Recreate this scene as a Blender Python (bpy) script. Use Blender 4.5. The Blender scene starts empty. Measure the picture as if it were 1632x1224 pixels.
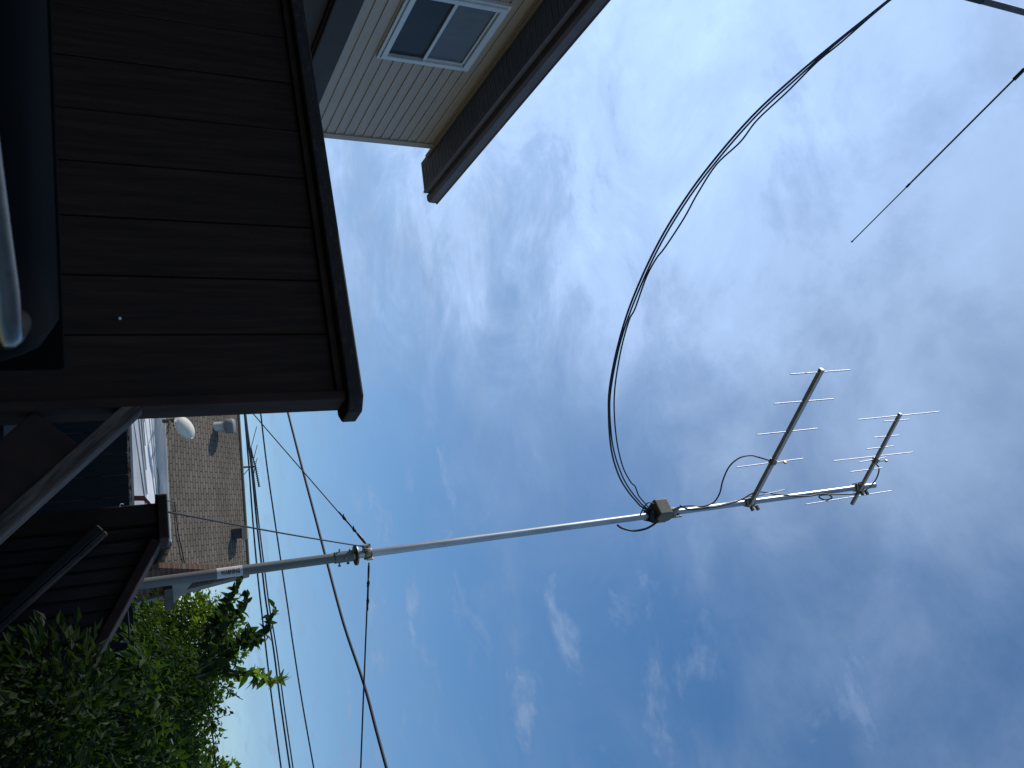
import bpy, math, random
from math import sin, cos, tan, radians, pi, sqrt
from mathutils import Vector as V, Matrix, Quaternion

sc = bpy.context.scene
COL = sc.collection
rnd = random.Random(7)

# ------------------------------------------------------------------ camera (photo was taken with the phone turned on its side)
EYE = 1.35
F, CX, CY = 1330.0, 816.0, 612.0
O = V((0, 0, EYE))
zc = V((2684, 87, 1330)).normalized()                 # world up written as (right, up, forward) of the camera
yc = (V((0, 0, 1)) - zc.z * zc).normalized()
fl = lambda v: V((v.x, v.y, -v.z))
xc = fl(yc).cross(fl(zc)); xc = fl(xc)

def ray(px, py):
    c = V((px - CX, CY - py, F)).normalized()
    return V((xc.dot(c), yc.dot(c), zc.dot(c)))

def hit(px, py, p, n):
    r = ray(px, py); n = V(n)
    return O + r * ((V(p) - O).dot(n) / r.dot(n))

def atz(px, py, z): return hit(px, py, (0, 0, z), (0, 0, 1))
def aty(px, py, y): return hit(px, py, (0, y, 0), (0, 1, 0))

cam_d = bpy.data.cameras.new('camera')
cam = bpy.data.objects.new('camera', cam_d); COL.objects.link(cam)
cam_d.sensor_width = 36.0; cam_d.lens = 36.0 * F / 1632.0
cam_d.clip_start = 0.05; cam_d.clip_end = 3000
cam_d.dof.use_dof = True; cam_d.dof.focus_distance = 7.0; cam_d.dof.aperture_fstop = 15.0
right, up, fwd = [V((xc[i], yc[i], zc[i])) for i in range(3)]
M3 = Matrix((right, up, -fwd)).transposed()
cam.matrix_world = Matrix.Translation(O) @ M3.to_4x4()
sc.camera = cam

# ------------------------------------------------------------------ materials
def newmat(name):
    m = bpy.data.materials.new(name); m.use_nodes = True
    nt = m.node_tree
    return m, nt, nt.nodes['Principled BSDF']

def mix_ramp(nt, fac, c0, c1, p0=0.3, p1=0.7):
    r = nt.nodes.new('ShaderNodeValToRGB')
    r.color_ramp.elements[0].position = p0; r.color_ramp.elements[0].color = (*c0, 1)
    r.color_ramp.elements[1].position = p1; r.color_ramp.elements[1].color = (*c1, 1)
    nt.links.new(fac, r.inputs[0]); return r.outputs[0]

def noise(nt, scale, detail=4, vec=None, rough=0.55, stretch=None, coord='Object'):
    n = nt.nodes.new('ShaderNodeTexNoise'); n.inputs['Scale'].default_value = scale
    n.inputs['Detail'].default_value = detail; n.inputs['Roughness'].default_value = rough
    tc = nt.nodes.new('ShaderNodeTexCoord'); src = tc.outputs[coord]
    if stretch:
        mp = nt.nodes.new('ShaderNodeMapping'); mp.inputs['Scale'].default_value = stretch
        nt.links.new(src, mp.inputs[0]); src = mp.outputs[0]
    nt.links.new(src, n.inputs['Vector'])
    return n.outputs['Fac']

def bump(nt, b, h, dist=0.01, strength=0.5):
    bp = nt.nodes.new('ShaderNodeBump'); bp.inputs['Distance'].default_value = dist; bp.inputs['Strength'].default_value = strength
    nt.links.new(h, bp.inputs['Height']); nt.links.new(bp.outputs[0], b.inputs['Normal'])

def mottled(name, c0, c1, scale=6, rough=0.6, metal=0.0, stretch=None, bmp=0.0, coord='Object', p0=0.3, p1=0.7, spec=0.5):
    m, nt, b = newmat(name)
    f = noise(nt, scale, 5, stretch=stretch, coord=coord)
    nt.links.new(mix_ramp(nt, f, c0, c1, p0, p1), b.inputs['Base Color'])
    b.inputs['Roughness'].default_value = rough; b.inputs['Metallic'].default_value = metal
    b.inputs['Specular IOR Level'].default_value = spec
    if bmp: bump(nt, b, f, bmp)
    return m

def wood(name, c0, c1, stretch=(18, 18, 1.2), rough=0.75, bmp=0.004, p0=0.3, p1=0.75):
    return mottled(name, c0, c1, 3.0, rough, stretch=stretch, bmp=bmp, p0=p0, p1=p1, spec=0.25)

MAT = {}
MAT['stain'] = wood('dark_stained_wood', (0.014, 0.0058, 0.0042), (0.039, 0.0180, 0.0130))
MAT['stain_trim'] = wood('dark_trim_wood', (0.015, 0.0068, 0.0050), (0.041, 0.0200, 0.0150), stretch=(6, 6, 2))
MAT['gap'] = mottled('dark_gap', (0.002, 0.002, 0.002), (0.004, 0.004, 0.004))
MAT['slat'] = wood('stained_slat_wood', (0.014, 0.009, 0.008), (0.050, 0.031, 0.028), stretch=(14, 14, 2))
MAT['galv'] = mottled('galvanised_steel', (0.36, 0.355, 0.345), (0.52, 0.51, 0.495), 22, 0.40, 0.9, stretch=(1, 1, 0.15))
MAT['galv_dull'] = mottled('shade_toned_galvanised_steel', (0.13, 0.14, 0.145), (0.21, 0.22, 0.225), 14, 0.6, 0.5, stretch=(1, 1, 0.1))  # darker steel: the lower mast's shaded look is put into its colour
MAT['alu'] = mottled('aluminium', (0.40, 0.41, 0.43), (0.52, 0.53, 0.55), 30, 0.5, 1.0)
MAT['boom'] = mottled('dull_boom_metal', (0.42, 0.385, 0.36), (0.58, 0.54, 0.51), 12, 0.5, 0.3)
MAT['sleeve'] = mottled('dark_grey_sleeve', (0.06, 0.06, 0.075), (0.10, 0.10, 0.12), 9, 0.6)
MAT['zinc'] = mottled('zinc_hardware', (0.16, 0.14, 0.10), (0.42, 0.38, 0.30), 60, 0.42, 0.9)
MAT['rotor'] = mottled('olive_grey_paint', (0.115, 0.108, 0.078), (0.17, 0.16, 0.118), 14, 0.6)
MAT['rubber'] = mottled('black_cable_jacket', (0.012, 0.013, 0.017), (0.024, 0.025, 0.03), 9, 0.55)
MAT['rope'] = mottled('dark_guy_rope', (0.014, 0.016, 0.024), (0.04, 0.042, 0.052), 90, 0.85)
MAT['wire'] = mottled('dark_wire', (0.012, 0.014, 0.022), (0.025, 0.028, 0.036), 3, 0.7)
MAT['white'] = mottled('weathered_white_paint', (0.55, 0.57, 0.58), (0.76, 0.77, 0.78), 3, 0.5, stretch=(1, 1, 4))
MAT['white_trim'] = mottled('white_trim', (0.30, 0.31, 0.30), (0.55, 0.55, 0.53), 4, 0.55)
MAT['cream'] = mottled('cream_dish_paint', (0.62, 0.58, 0.46), (0.75, 0.71, 0.58), 4, 0.5)
MAT['darkmetal'] = mottled('dark_bracket_metal', (0.02, 0.02, 0.022), (0.05, 0.05, 0.055), 12, 0.5, 0.4)
MAT['fascia'] = mottled('dark_brown_fascia', (0.10, 0.078, 0.086), (0.145, 0.115, 0.125), 5, 0.6)
MAT['band'] = mottled('dark_brown_band', (0.016, 0.009, 0.008), (0.030, 0.018, 0.015), 5, 0.6)
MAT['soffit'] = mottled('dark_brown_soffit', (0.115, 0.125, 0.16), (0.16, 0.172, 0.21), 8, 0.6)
MAT['corner'] = mottled('beige_corner_trim', (0.36, 0.285, 0.215), (0.41, 0.325, 0.25), 3, 0.5)
MAT['wframe'] = mottled('white_window_vinyl', (0.60, 0.61, 0.64), (0.70, 0.71, 0.74), 4, 0.4)
MAT['porch_shade'] = mottled('shade_toned_porch_metal', (0.30, 0.32, 0.34), (0.42, 0.44, 0.46), 3, 0.5, stretch=(1, 1, 4))  # same white metal, greyed to paint in the part out of the sun
MAT['grey_trim'] = mottled('grey_weathered_trim', (0.16, 0.165, 0.16), (0.27, 0.27, 0.26), 4, 0.6)
MAT['curtain'] = mottled('grey_blind', (0.44, 0.45, 0.47), (0.54, 0.55, 0.58), 3, 0.9, stretch=(5, 5, 1))
MAT['curtain_dark'] = mottled('dark_room_blind', (0.10, 0.10, 0.105), (0.13, 0.13, 0.135), 2, 0.9, stretch=(3, 3, 1))
MAT['sticker'] = mottled('pale_label', (0.50, 0.52, 0.54), (0.60, 0.62, 0.63), 20, 0.55)
MAT['ink'] = mottled('dark_label_ink', (0.015, 0.015, 0.02), (0.03, 0.03, 0.035), 20, 0.7)
MAT['enamel'] = mottled('black_grill_enamel', (0.0022, 0.0024, 0.0024), (0.0045, 0.0047, 0.0047), 9, 0.7, spec=0.02)  # black enamel, darkened further in place of shade from overhead
MAT['steel'] = mottled('brushed_steel_handle', (0.10, 0.088, 0.068), (0.16, 0.14, 0.11), 60, 0.22, 1.0)
MAT['red_trim'] = mottled('dark_red_trim', (0.13, 0.02, 0.015), (0.20, 0.035, 0.025), 8, 0.6)
MAT['bark'] = mottled('bark', (0.035, 0.028, 0.02), (0.10, 0.08, 0.06), 16, 0.9, stretch=(1, 1, 0.25), bmp=0.02)
MAT['twig'] = mottled('green_twig', (0.03, 0.04, 0.02), (0.06, 0.07, 0.03), 9, 0.8)
MAT['ground'] = mottled('patchy_grass_and_soil', (0.035, 0.042, 0.024), (0.075, 0.075, 0.058), 1.6, 0.95, bmp=0.03)
MAT['deckfloor'] = wood('grey_brown_deck_boards', (0.04, 0.032, 0.026), (0.09, 0.075, 0.06), stretch=(2, 14, 2))
MAT['flat_grey'] = mottled('pale_grey_plastic', (0.16, 0.17, 0.18), (0.22, 0.23, 0.24), 6, 0.6)
MAT['fence'] = wood('dark_backyard_fence', (0.007, 0.008, 0.011), (0.018, 0.018, 0.022))

def worn():
    m, nt, b = newmat('worn_rail_wood')
    f = noise(nt, 2.2, 8, stretch=(2.0, 26, 26), rough=0.7)
    f2 = noise(nt, 5.0, 5)
    mm = nt.nodes.new('ShaderNodeMath'); mm.operation = 'MULTIPLY_ADD'; mm.inputs[1].default_value = 0.75
    nt.links.new(f, mm.inputs[0])
    m3 = nt.nodes.new('ShaderNodeMath'); m3.operation = 'MULTIPLY'; m3.inputs[1].default_value = 0.25
    nt.links.new(f2, m3.inputs[0]); nt.links.new(m3.outputs[0], mm.inputs[2])
    c = mix_ramp(nt, mm.outputs[0], (0.032, 0.020, 0.016), (0.19, 0.138, 0.108), 0.42, 0.68)
    nt.links.new(c, b.inputs['Base Color']); b.inputs['Roughness'].default_value = 0.85
    bump(nt, b, f, 0.004); return m
MAT['worn'] = worn()

def cap_wood():
    m, nt, b = newmat('scuffed_cap_wood')
    f = noise(nt, 3.0, 8, stretch=(3, 20, 20), rough=0.75)
    c = mix_ramp(nt, f, (0.012, 0.007, 0.006), (0.075, 0.05, 0.042), 0.52, 0.76)
    nt.links.new(c, b.inputs['Base Color']); b.inputs['Roughness'].default_value = 0.8
    bump(nt, b, f, 0.003); return m
MAT['cap'] = cap_wood()

def brickmat(name, ca, cb, mortar, bw, bh, ms, rough=0.9, bmp=0.006, var=0.5):
    m, nt, b = newmat(name)
    tc = nt.nodes.new('ShaderNodeTexCoord')
    t = nt.nodes.new('ShaderNodeTexBrick')
    t.inputs['Scale'].default_value = 1.0
    t.inputs['Brick Width'].default_value = bw; t.inputs['Row Height'].default_value = bh
    t.inputs['Mortar Size'].default_value = ms; t.inputs['Mortar Smooth'].default_value = 0.2
    t.inputs['Color1'].default_value = (*ca, 1); t.inputs['Color2'].default_value = (*cb, 1); t.inputs['Mortar'].default_value = (*mortar, 1)
    nz = nt.nodes.new('ShaderNodeTexNoise'); nz.inputs['Scale'].default_value = 2.5; nz.inputs['Detail'].default_value = 2
    nt.links.new(tc.outputs['UV'], nz.inputs['Vector'])
    vs = nt.nodes.new('ShaderNodeVectorMath'); vs.operation = 'SCALE'; vs.inputs['Scale'].default_value = bh * 0.35
    nt.links.new(nz.outputs['Color'], vs.inputs[0])
    va = nt.nodes.new('ShaderNodeVectorMath'); va.operation = 'ADD'
    nt.links.new(tc.outputs['UV'], va.inputs[0]); nt.links.new(vs.outputs[0], va.inputs[1])
    nt.links.new(va.outputs[0], t.inputs['Vector'])
    n2 = nt.nodes.new('ShaderNodeTexNoise'); n2.inputs['Scale'].default_value = 1.3; n2.inputs['Detail'].default_value = 8; n2.inputs['Roughness'].default_value = 0.7
    nt.links.new(tc.outputs['UV'], n2.inputs['Vector'])
    mx = nt.nodes.new('ShaderNodeMix'); mx.data_type = 'RGBA'; mx.blend_type = 'MULTIPLY'; mx.inputs['Factor'].default_value = var
    r = nt.nodes.new('ShaderNodeValToRGB'); r.color_ramp.elements[0].position = 0.3; r.color_ramp.elements[1].position = 0.7
    r.color_ramp.elements[0].color = (0.35, 0.35, 0.35, 1); r.color_ramp.elements[1].color = (1.3, 1.3, 1.3, 1)
    nt.links.new(n2.outputs['Fac'], r.inputs[0])
    nt.links.new(t.outputs['Color'], mx.inputs['A']); nt.links.new(r.outputs[0], mx.inputs['B'])
    nt.links.new(mx.outputs['Result'], b.inputs['Base Color'])
    b.inputs['Roughness'].default_value = rough; b.inputs['Specular IOR Level'].default_value = 0.2
    bump(nt, b, t.outputs['Fac'], -bmp); return m
MAT['shingle'] = brickmat('brown_asphalt_shingles', (0.175, 0.150, 0.118), (0.132, 0.113, 0.089), (0.055, 0.044, 0.033), 0.19, 0.088, 0.010, var=0.5)
MAT['brick'] = brickmat('red_brown_brick', (0.14, 0.075, 0.055), (0.10, 0.052, 0.04), (0.16, 0.13, 0.11), 0.22, 0.075, 0.01)
MAT['peeling'] = mottled('peeling_paint_over_brick', (0.13, 0.045, 0.03), (0.45, 0.40, 0.36), 5, 0.9, stretch=(2.5, 2.5, 6), p0=0.45, p1=0.55)

def siding():
    m, nt, b = newmat('beige_vinyl_siding')
    f = noise(nt, 2.0, 6, stretch=(1, 1, 12))
    c = mix_ramp(nt, f, (0.40, 0.305, 0.242), (0.47, 0.36, 0.29), 0.3, 0.7)
    nt.links.new(c, b.inputs['Base Color']); b.inputs['Roughness'].default_value = 0.5
    return m
MAT['siding'] = siding()

def glass(name, tint, rough=0.03, alpha=0.55):
    m, nt, b = newmat(name)
    b.inputs['Base Color'].default_value = (*tint, 1); b.inputs['Roughness'].default_value = rough
    b.inputs['Metallic'].default_value = 0.0; b.inputs['Specular IOR Level'].default_value = 0.6
    tr = nt.nodes.new('ShaderNodeBsdfTransparent'); mx = nt.nodes.new('ShaderNodeMixShader'); mx.inputs[0].default_value = alpha
    nt.links.new(tr.outputs[0], mx.inputs[1]); nt.links.new(b.outputs[0], mx.inputs[2])
    nt.links.new(mx.outputs[0], nt.nodes['Material Output'].inputs['Surface'])
    n = noise(nt, 1.5, 3); bump(nt, b, n, 0.004, 0.3)
    return m
MAT['pane'] = glass('window_glass', (0.03, 0.035, 0.045), 0.03, 0.30)

def leafmat(name, dark, light, trans=0.45, tcol=(0.16, 0.30, 0.04)):
    m, nt, b = newmat(name)
    at = nt.nodes.new('ShaderNodeAttribute'); at.attribute_name = 'tint'
    r = nt.nodes.new('ShaderNodeValToRGB')
    r.color_ramp.elements[0].color = (*dark, 1); r.color_ramp.elements[1].color = (*light, 1)
    nt.links.new(at.outputs['Fac'], r.inputs[0])
    n = noise(nt, 30, 3)
    mx = nt.nodes.new('ShaderNodeMix'); mx.data_type = 'RGBA'; mx.blend_type = 'MULTIPLY'; mx.inputs['Factor'].default_value = 0.5
    nt.links.new(r.outputs[0], mx.inputs['A']); nt.links.new(mix_ramp(nt, n, (0.5, 0.5, 0.5), (1.3, 1.3, 1.2)), mx.inputs['B'])
    nt.links.new(mx.outputs['Result'], b.inputs['Base Color']); b.inputs['Roughness'].default_value = 0.6; b.inputs['Specular IOR Level'].default_value = 0.1
    t = nt.nodes.new('ShaderNodeBsdfTranslucent')
    mt = nt.nodes.new('ShaderNodeMix'); mt.data_type = 'RGBA'; mt.blend_type = 'MULTIPLY'; mt.inputs['Factor'].default_value = 1
    mt.inputs['B'].default_value = (tcol[0] * 12, tcol[1] * 8, tcol[2] * 12, 1)
    nt.links.new(mx.outputs['Result'], mt.inputs['A']); nt.links.new(mt.outputs['Result'], t.inputs['Color'])
    ms = nt.nodes.new('ShaderNodeMixShader'); ms.inputs[0].default_value = trans
    nt.links.new(b.outputs[0], ms.inputs[1]); nt.links.new(t.outputs[0], ms.inputs[2])
    nt.links.new(ms.outputs[0], nt.nodes['Material Output'].inputs['Surface'])
    return m
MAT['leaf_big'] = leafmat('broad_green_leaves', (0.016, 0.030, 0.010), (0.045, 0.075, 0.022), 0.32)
MAT['leaf_tip'] = leafmat('pale_young_leaves', (0.06, 0.10, 0.03), (0.17, 0.20, 0.055), 0.45)
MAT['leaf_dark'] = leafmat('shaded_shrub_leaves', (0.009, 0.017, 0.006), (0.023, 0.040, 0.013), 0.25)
MAT['leaf_far'] = leafmat('small_sunlit_leaves', (0.032, 0.056, 0.014), (0.11, 0.14, 0.038), 0.42)

# ------------------------------------------------------------------ geometry helpers
class MB:
    def __init__(s): s.v = []; s.f = []; s.uv = []; s.sm = []; s.tint = []
    def add(s, vs, fs, smooth=False, uvs=None, tint=0.5):
        b = len(s.v); s.v += [V(q) for q in vs]
        for i, f in enumerate(fs):
            s.f.append([b + j for j in f]); s.sm.append(smooth)
            s.uv.append(uvs[i] if uvs else None)
        s.tint += [tint] * len(vs)
        return s
    def obox(s, c, ax, ay, az, hx, hy, hz):            # centre, unit axes, half sizes
        c, ax, ay, az = V(c), V(ax), V(ay), V(az)
        vs = [c + ax * (hx * i) + ay * (hy * j) + az * (hz * k) for i in (-1, 1) for j in (-1, 1) for k in (-1, 1)]
        return s.add(vs, [(0, 1, 3, 2), (4, 6, 7, 5), (0, 4, 5, 1), (2, 3, 7, 6), (0, 2, 6, 4), (1, 5, 7, 3)])
    def bar(s, a, b, wdir, w, t):                       # rectangular bar from a to b; w across wdir, t across the third axis
        a, b = V(a), V(b); d = (b - a); L = d.length; d.normalize()
        wd = V(wdir); wd = (wd - wd.dot(d) * d).normalized(); td = d.cross(wd)
        return s.obox((a + b) / 2, d, wd, td, L / 2, w / 2, t / 2)
    def tube(s, pts, r, n=8, caps=True, smooth=True):
        pts = [V(p) for p in pts]; k = len(pts)
        rs = r if isinstance(r, (list, tuple)) else [r] * k
        tang = []
        for i in range(k):
            t = pts[min(i + 1, k - 1)] - pts[max(i - 1, 0)]
            tang.append(t.normalized())
        ref = V((0, 0, 1)) if abs(tang[0].z) < 0.9 else V((1, 0, 0))
        nx = (ref - ref.dot(tang[0]) * tang[0]).normalized()
        vs = []; fs = []
        for i in range(k):
            nx = (nx - nx.dot(tang[i]) * tang[i]).normalized(); ny = tang[i].cross(nx)
            for j in range(n):
                a = 2 * pi * j / n
                vs.append(pts[i] + (nx * cos(a) + ny * sin(a)) * rs[i])
        for i in range(k - 1):
            for j in range(n):
                fs.append((i * n + j, i * n + (j + 1) % n, (i + 1) * n + (j + 1) % n, (i + 1) * n + j))
        s.add(vs, fs, smooth)
        if caps:
            s.add(vs[:n], [tuple(range(n))[::-1]]); s.add(vs[-n:], [tuple(range(n))])
        return s
    def poly(s, pts, uax=None, vax=None, org=None):
        pts = [V(p) for p in pts]
        u = None
        if uax is not None:
            o = V(org) if org is not None else pts[0]
            u = [[((p - o).dot(V(uax)), (p - o).dot(V(vax))) for p in pts]]
        return s.add(pts, [tuple(range(len(pts)))], uvs=u)
    def slab(s, pts, off, uax=None, vax=None):          # polygon thickened by vector off
        pts = [V(p) for p in pts]; n = len(pts); off = V(off)
        vs = pts + [p + off for p in pts]
        fs = [tuple(range(n)), tuple(range(2 * n - 1, n - 1, -1))] + [(i, i + n, (i + 1) % n + n, (i + 1) % n) for i in range(n)]
        u = None
        if uax is not None:
            u = [[((vs[i] - pts[0]).dot(V(uax)), (vs[i] - pts[0]).dot(V(vax))) for i in f] for f in fs]
        return s.add(vs, fs, uvs=u)
    def lathe(s, c, axis, prof, n=24, smooth=True):     # profile of (radius, height along axis)
        c = V(c); ax = V(axis).normalized()
        ref = V((1, 0, 0)) if abs(ax.x) < 0.9 else V((0, 1, 0))
        e1 = (ref - ref.dot(ax) * ax).normalized(); e2 = ax.cross(e1)
        vs = []; fs = []
        for r, h in prof:
            for j in range(n):
                a = 2 * pi * j / n; vs.append(c + ax * h + (e1 * cos(a) + e2 * sin(a)) * r)
        for i in range(len(prof) - 1):
            for j in range(n):
                fs.append((i * n + j, i * n + (j + 1) % n, (i + 1) * n + (j + 1) % n, (i + 1) * n + j))
        s.add(vs, fs, smooth)
        s.add(vs[:n], [tuple(range(n))[::-1]]); return s.add(vs[-n:], [tuple(range(n))])
    def leaf(s, p, d, nrm, L, W, tint, bend=0.15):
        d = V(d).normalized(); nn = V(nrm); nn = (nn - nn.dot(d) * d)
        if nn.length < 1e-4: nn = d.orthogonal()
        nn.normalize(); sd = d.cross(nn)
        p = V(p)
        m = p + d * (L * 0.45) - nn * (L * bend * 0.2)
        vs = [p, m + sd * (W / 2) + nn * (W * 0.18), p + d * L - nn * (L * bend), m - sd * (W / 2) + nn * (W * 0.18)]
        return s.add(vs, [(0, 1, 2), (0, 2, 3)], tint=tint)
    def leaf_fine(s, p, d, nrm, L, W, tint, bend=0.3):
        d = V(d).normalized(); nn = V(nrm); nn = (nn - nn.dot(d) * d)
        if nn.length < 1e-4: nn = d.orthogonal()
        nn.normalize(); sd = d.cross(nn); p = V(p)
        prof = [(0, 0.02), (0.12, 0.55), (0.32, 1.0), (0.55, 0.86), (0.8, 0.42), (1.0, 0.0)]
        vs = []; fs = []
        for t, w in prof:
            c = p + d * (L * t) - nn * (L * bend * t * t)
            h = nn * (W * 0.2 * w)
            vs += [c + sd * (W / 2 * w) + h, c, c - sd * (W / 2 * w) + h]
        for i in range(len(prof) - 1):
            a = 3 * i
            fs += [(a, a + 1, a + 4, a + 3), (a + 1, a + 2, a + 5, a + 4)]
        return s.add(vs, fs, smooth=True, tint=tint)
    def build(s, name, mat, parent=None, bevel=0.0, seg=2, tint=False):
        base = V((0, 0, 0))
        q = parent
        while q is not None: base += q.location; q = q.parent
        me = bpy.data.meshes.new(name)
        me.from_pydata([tuple(p - base) for p in s.v], [], s.f)
        me.polygons.foreach_set('use_smooth', s.sm)
        if any(u is not None for u in s.uv):
            lay = me.uv_layers.new(name='UVMap')
            for pl, u in zip(me.polygons, s.uv):
                if u:
                    for k, li in enumerate(pl.loop_indices): lay.data[li].uv = u[k]
        if tint:
            a = me.attributes.new('tint', 'FLOAT', 'POINT'); a.data.foreach_set('value', s.tint)
        me.materials.append(mat); me.update()
        o = bpy.data.objects.new(name, me); COL.objects.link(o)
        if parent is not None: o.parent = parent
        if bevel:
            md = o.modifiers.new('bevel', 'BEVEL'); md.width = bevel; md.segments = seg; md.limit_method = 'ANGLE'; md.angle_limit = radians(40)
        return o

def tag(o, label=None, cat=None, group=None, kind=None):
    if label: o['label'] = label
    if cat: o['category'] = cat
    if group: o['group'] = group
    if kind: o['kind'] = kind
    return o

def thing(name, loc, label, cat, group=None):
    o = bpy.data.objects.new(name, None); COL.objects.link(o); o.location = V(loc); o.empty_display_size = 0.1
    return tag(o, label, cat, group)

def smooth_path(pts, k=6):                              # Catmull-Rom
    pts = [V(p) for p in pts]; P = [pts[0] * 2 - pts[1]] + pts + [pts[-1] * 2 - pts[-2]]; out = []
    for i in range(1, len(P) - 2):
        a, b, c, d = P[i - 1], P[i], P[i + 1], P[i + 2]
        for j in range(k):
            t = j / k
            out.append(0.5 * ((2 * b) + (c - a) * t + (2 * a - 5 * b + 4 * c - d) * t * t + (3 * b - a - 3 * c + d) * t ** 3))
    out.append(pts[-1]); return out

def span_plane(px, A, B):                               # sagging cable: hangs in the vertical plane through A and B
    h = (V(B) - V(A)); n = V((h.y, -h.x, 0)).normalized()
    return [hit(x, y, A, n) for x, y in px]
UP = V((0, 0, 1))

# ------------------------------------------------------------------ ground
g = MB(); R_ = 900
g.poly([(-R_, -R_, 0), (R_, -R_, 0), (R_, R_, 0), (-R_, R_, 0)])
tag(g.build('ground', MAT['ground']), kind='structure')

# ------------------------------------------------------------------ deck frame: u runs right along the screen, v runs away from the viewer
A23 = radians(23)
du = V((cos(A23), -sin(A23), 0)); dv = V((sin(A23), cos(A23), 0))
def D(u, v, z): return du * u + dv * v + UP * z
def onv(px, py, v):
    p = hit(px, py, D(0, v, 0), dv); return p.dot(du), p.z
VN = 2.10                                              # face of the near screen
VF = 3.25                                              # face of the far screen
FLOOR = 0.50
# near screen --------------------------------------------------------
u_end = onv(400, 661, VN + 0.057)[0]
u_in = onv(400, 627, VN - 0.03)[0]
z_top = onv(545, 560, VN - 0.05)[1]
u_lines = [onv(px, py, VN)[0] for px, py in ((270, 33), (285, 110), (290, 190), (300, 270), (310, 353), (320, 442), (325, 533))]
t = thing('plank_screen', D(-1.6, VN, 0), 'tall dark privacy screen of wide boards with a flat cap, closest to the camera', 'screen')
m = MB(); edges = [u_lines[0] - 0.183 * k for k in range(8, 0, -1)] + u_lines + [u_end - 0.03]
gp = 0.0022
for a, b in zip(edges[:-1], edges[1:]):
    dd = rnd.uniform(-0.002, 0.002); k = gp
    m.obox(D((a + b) / 2, VN + 0.011 + dd, (z_top + 0.30) / 2), du, dv, UP, (b - a) / 2 - k, 0.011, (z_top - 0.30) / 2)
m.build('board_panel', MAT['stain'], t, 0.002, 1)
MB().obox(D((edges[0] + u_end) / 2, VN + 0.032, (z_top + 0.3) / 2), du, dv, UP, (u_end - edges[0]) / 2 - .05, 0.008, (z_top - 0.34) / 2).build('backing', MAT['gap'], t)
MB().obox(D((u_in + u_end) / 2, VN + 0.012, (z_top + 0.02) / 2 + 0.0), du, dv, UP, (u_end - u_in) / 2, 0.045, (z_top - 0.02) / 2 - 0.002).build('end_post', MAT['stain_trim'], t, 0.004)
MB().obox(D((edges[0] + u_in) / 2, VN - 0.012, z_top - 0.012), du, dv, UP, (u_in - edges[0]) / 2 - 0.002, 0.011, 0.010).build('top_rail', MAT['stain_trim'], t, 0.003)
# cap: flat 2x6 with mitred end
c = MB(); ue = u_end + 0.036
prof = [(edges[0], VN - 0.055), (ue - 0.035, VN - 0.055), (ue, VN - 0.02), (ue, VN + 0.055), (ue - 0.03, VN + 0.085), (edges[0], VN + 0.085)]
c.slab([D(a, b, z_top) for a, b in prof], UP * 0.042)
c.build('cap_rail', MAT['cap'], t, 0.005)
s_ = MB(); p = hit(191, 508, D(0, VN - 0.002, 0), dv); s_.lathe(p, -dv, [(0.004, 0), (0.004, 0.003), (0.001, 0.004)], 8)
s_.build('screw', MAT['white'], t)

# stair: near handrail -----------------------------------------------
def rail_pts(px0, px1, v):
    a = onv(*px0, v); b = onv(*px1, v); return D(a[0], v, a[1]), D(b[0], v, b[1])
a, b = rail_pts((199, 684), (0, 866), VN - 0.0)
dirr = (b - a).normalized(); SL = dirr
b2 = a + dirr * 1.55
a2 = a - dirr * 0.06
nrm = dv.cross(dirr); nrm = nrm if nrm.z > 0 else -nrm
t = thing('stair_handrail', D(u_end, VN, 0), 'near sloping stair handrail of worn brown timber, joined to the tall screen', 'handrail')
def rail_local(name, A, B, w, tck, mat, parent):       # board with its own axes, so grain runs along it
    L = (B - A).length
    me = MB(); me.obox((0, 0, 0), (1, 0, 0), (0, 1, 0), (0, 0, 1), L / 2, tck / 2, w / 2)
    o = me.build(name, mat, None, 0.004)
    o.parent = parent
    d = (B - A).normalized(); y = dv; z = d.cross(y)
    if z.z < 0: z = -z; y = z.cross(d)
    o.matrix_local = Matrix.Translation((A + B) / 2 - parent.location) @ Matrix((d, z.cross(d), z)).transposed().to_4x4()
    return o
rail_local('rail', a + dirr * 0.10 - nrm * 0.105, b2 - nrm * 0.105, 0.13, 0.036, MAT['stain_trim'], t)
rail_local('rail_edge', a - dirr * 0.06 - nrm * 0.02 - dv * 0.006, b2 - nrm * 0.02 - dv * 0.006, 0.038, 0.05, MAT['worn'], t)
m = MB()
for k in range(1, 8):
    q = a + dirr * (0.19 * k); zb = max(FLOOR - (q - a).dot(du) * 0.85 - 0.1, 0.05)
    zt = q.z - 0.14 / max(0.5, dirr.dot(du))
    if zt - zb > 0.1: m.obox(D(q.dot(du), VN + 0.03, (zb + zt) / 2), du, dv, UP, 0.07, 0.01, (zt - zb) / 2)
m.build('board_infill', MAT['stain'], t, 0.002, 1)
q = b2 - dirr * 0.05
MB().obox(D(q.dot(du), VN + 0.065, (q.z - 0.08) / 2), du, dv, UP, 0.044, 0.022, (q.z - 0.08) / 2).build('post', MAT['stain_trim'], t, 0.004)

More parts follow.
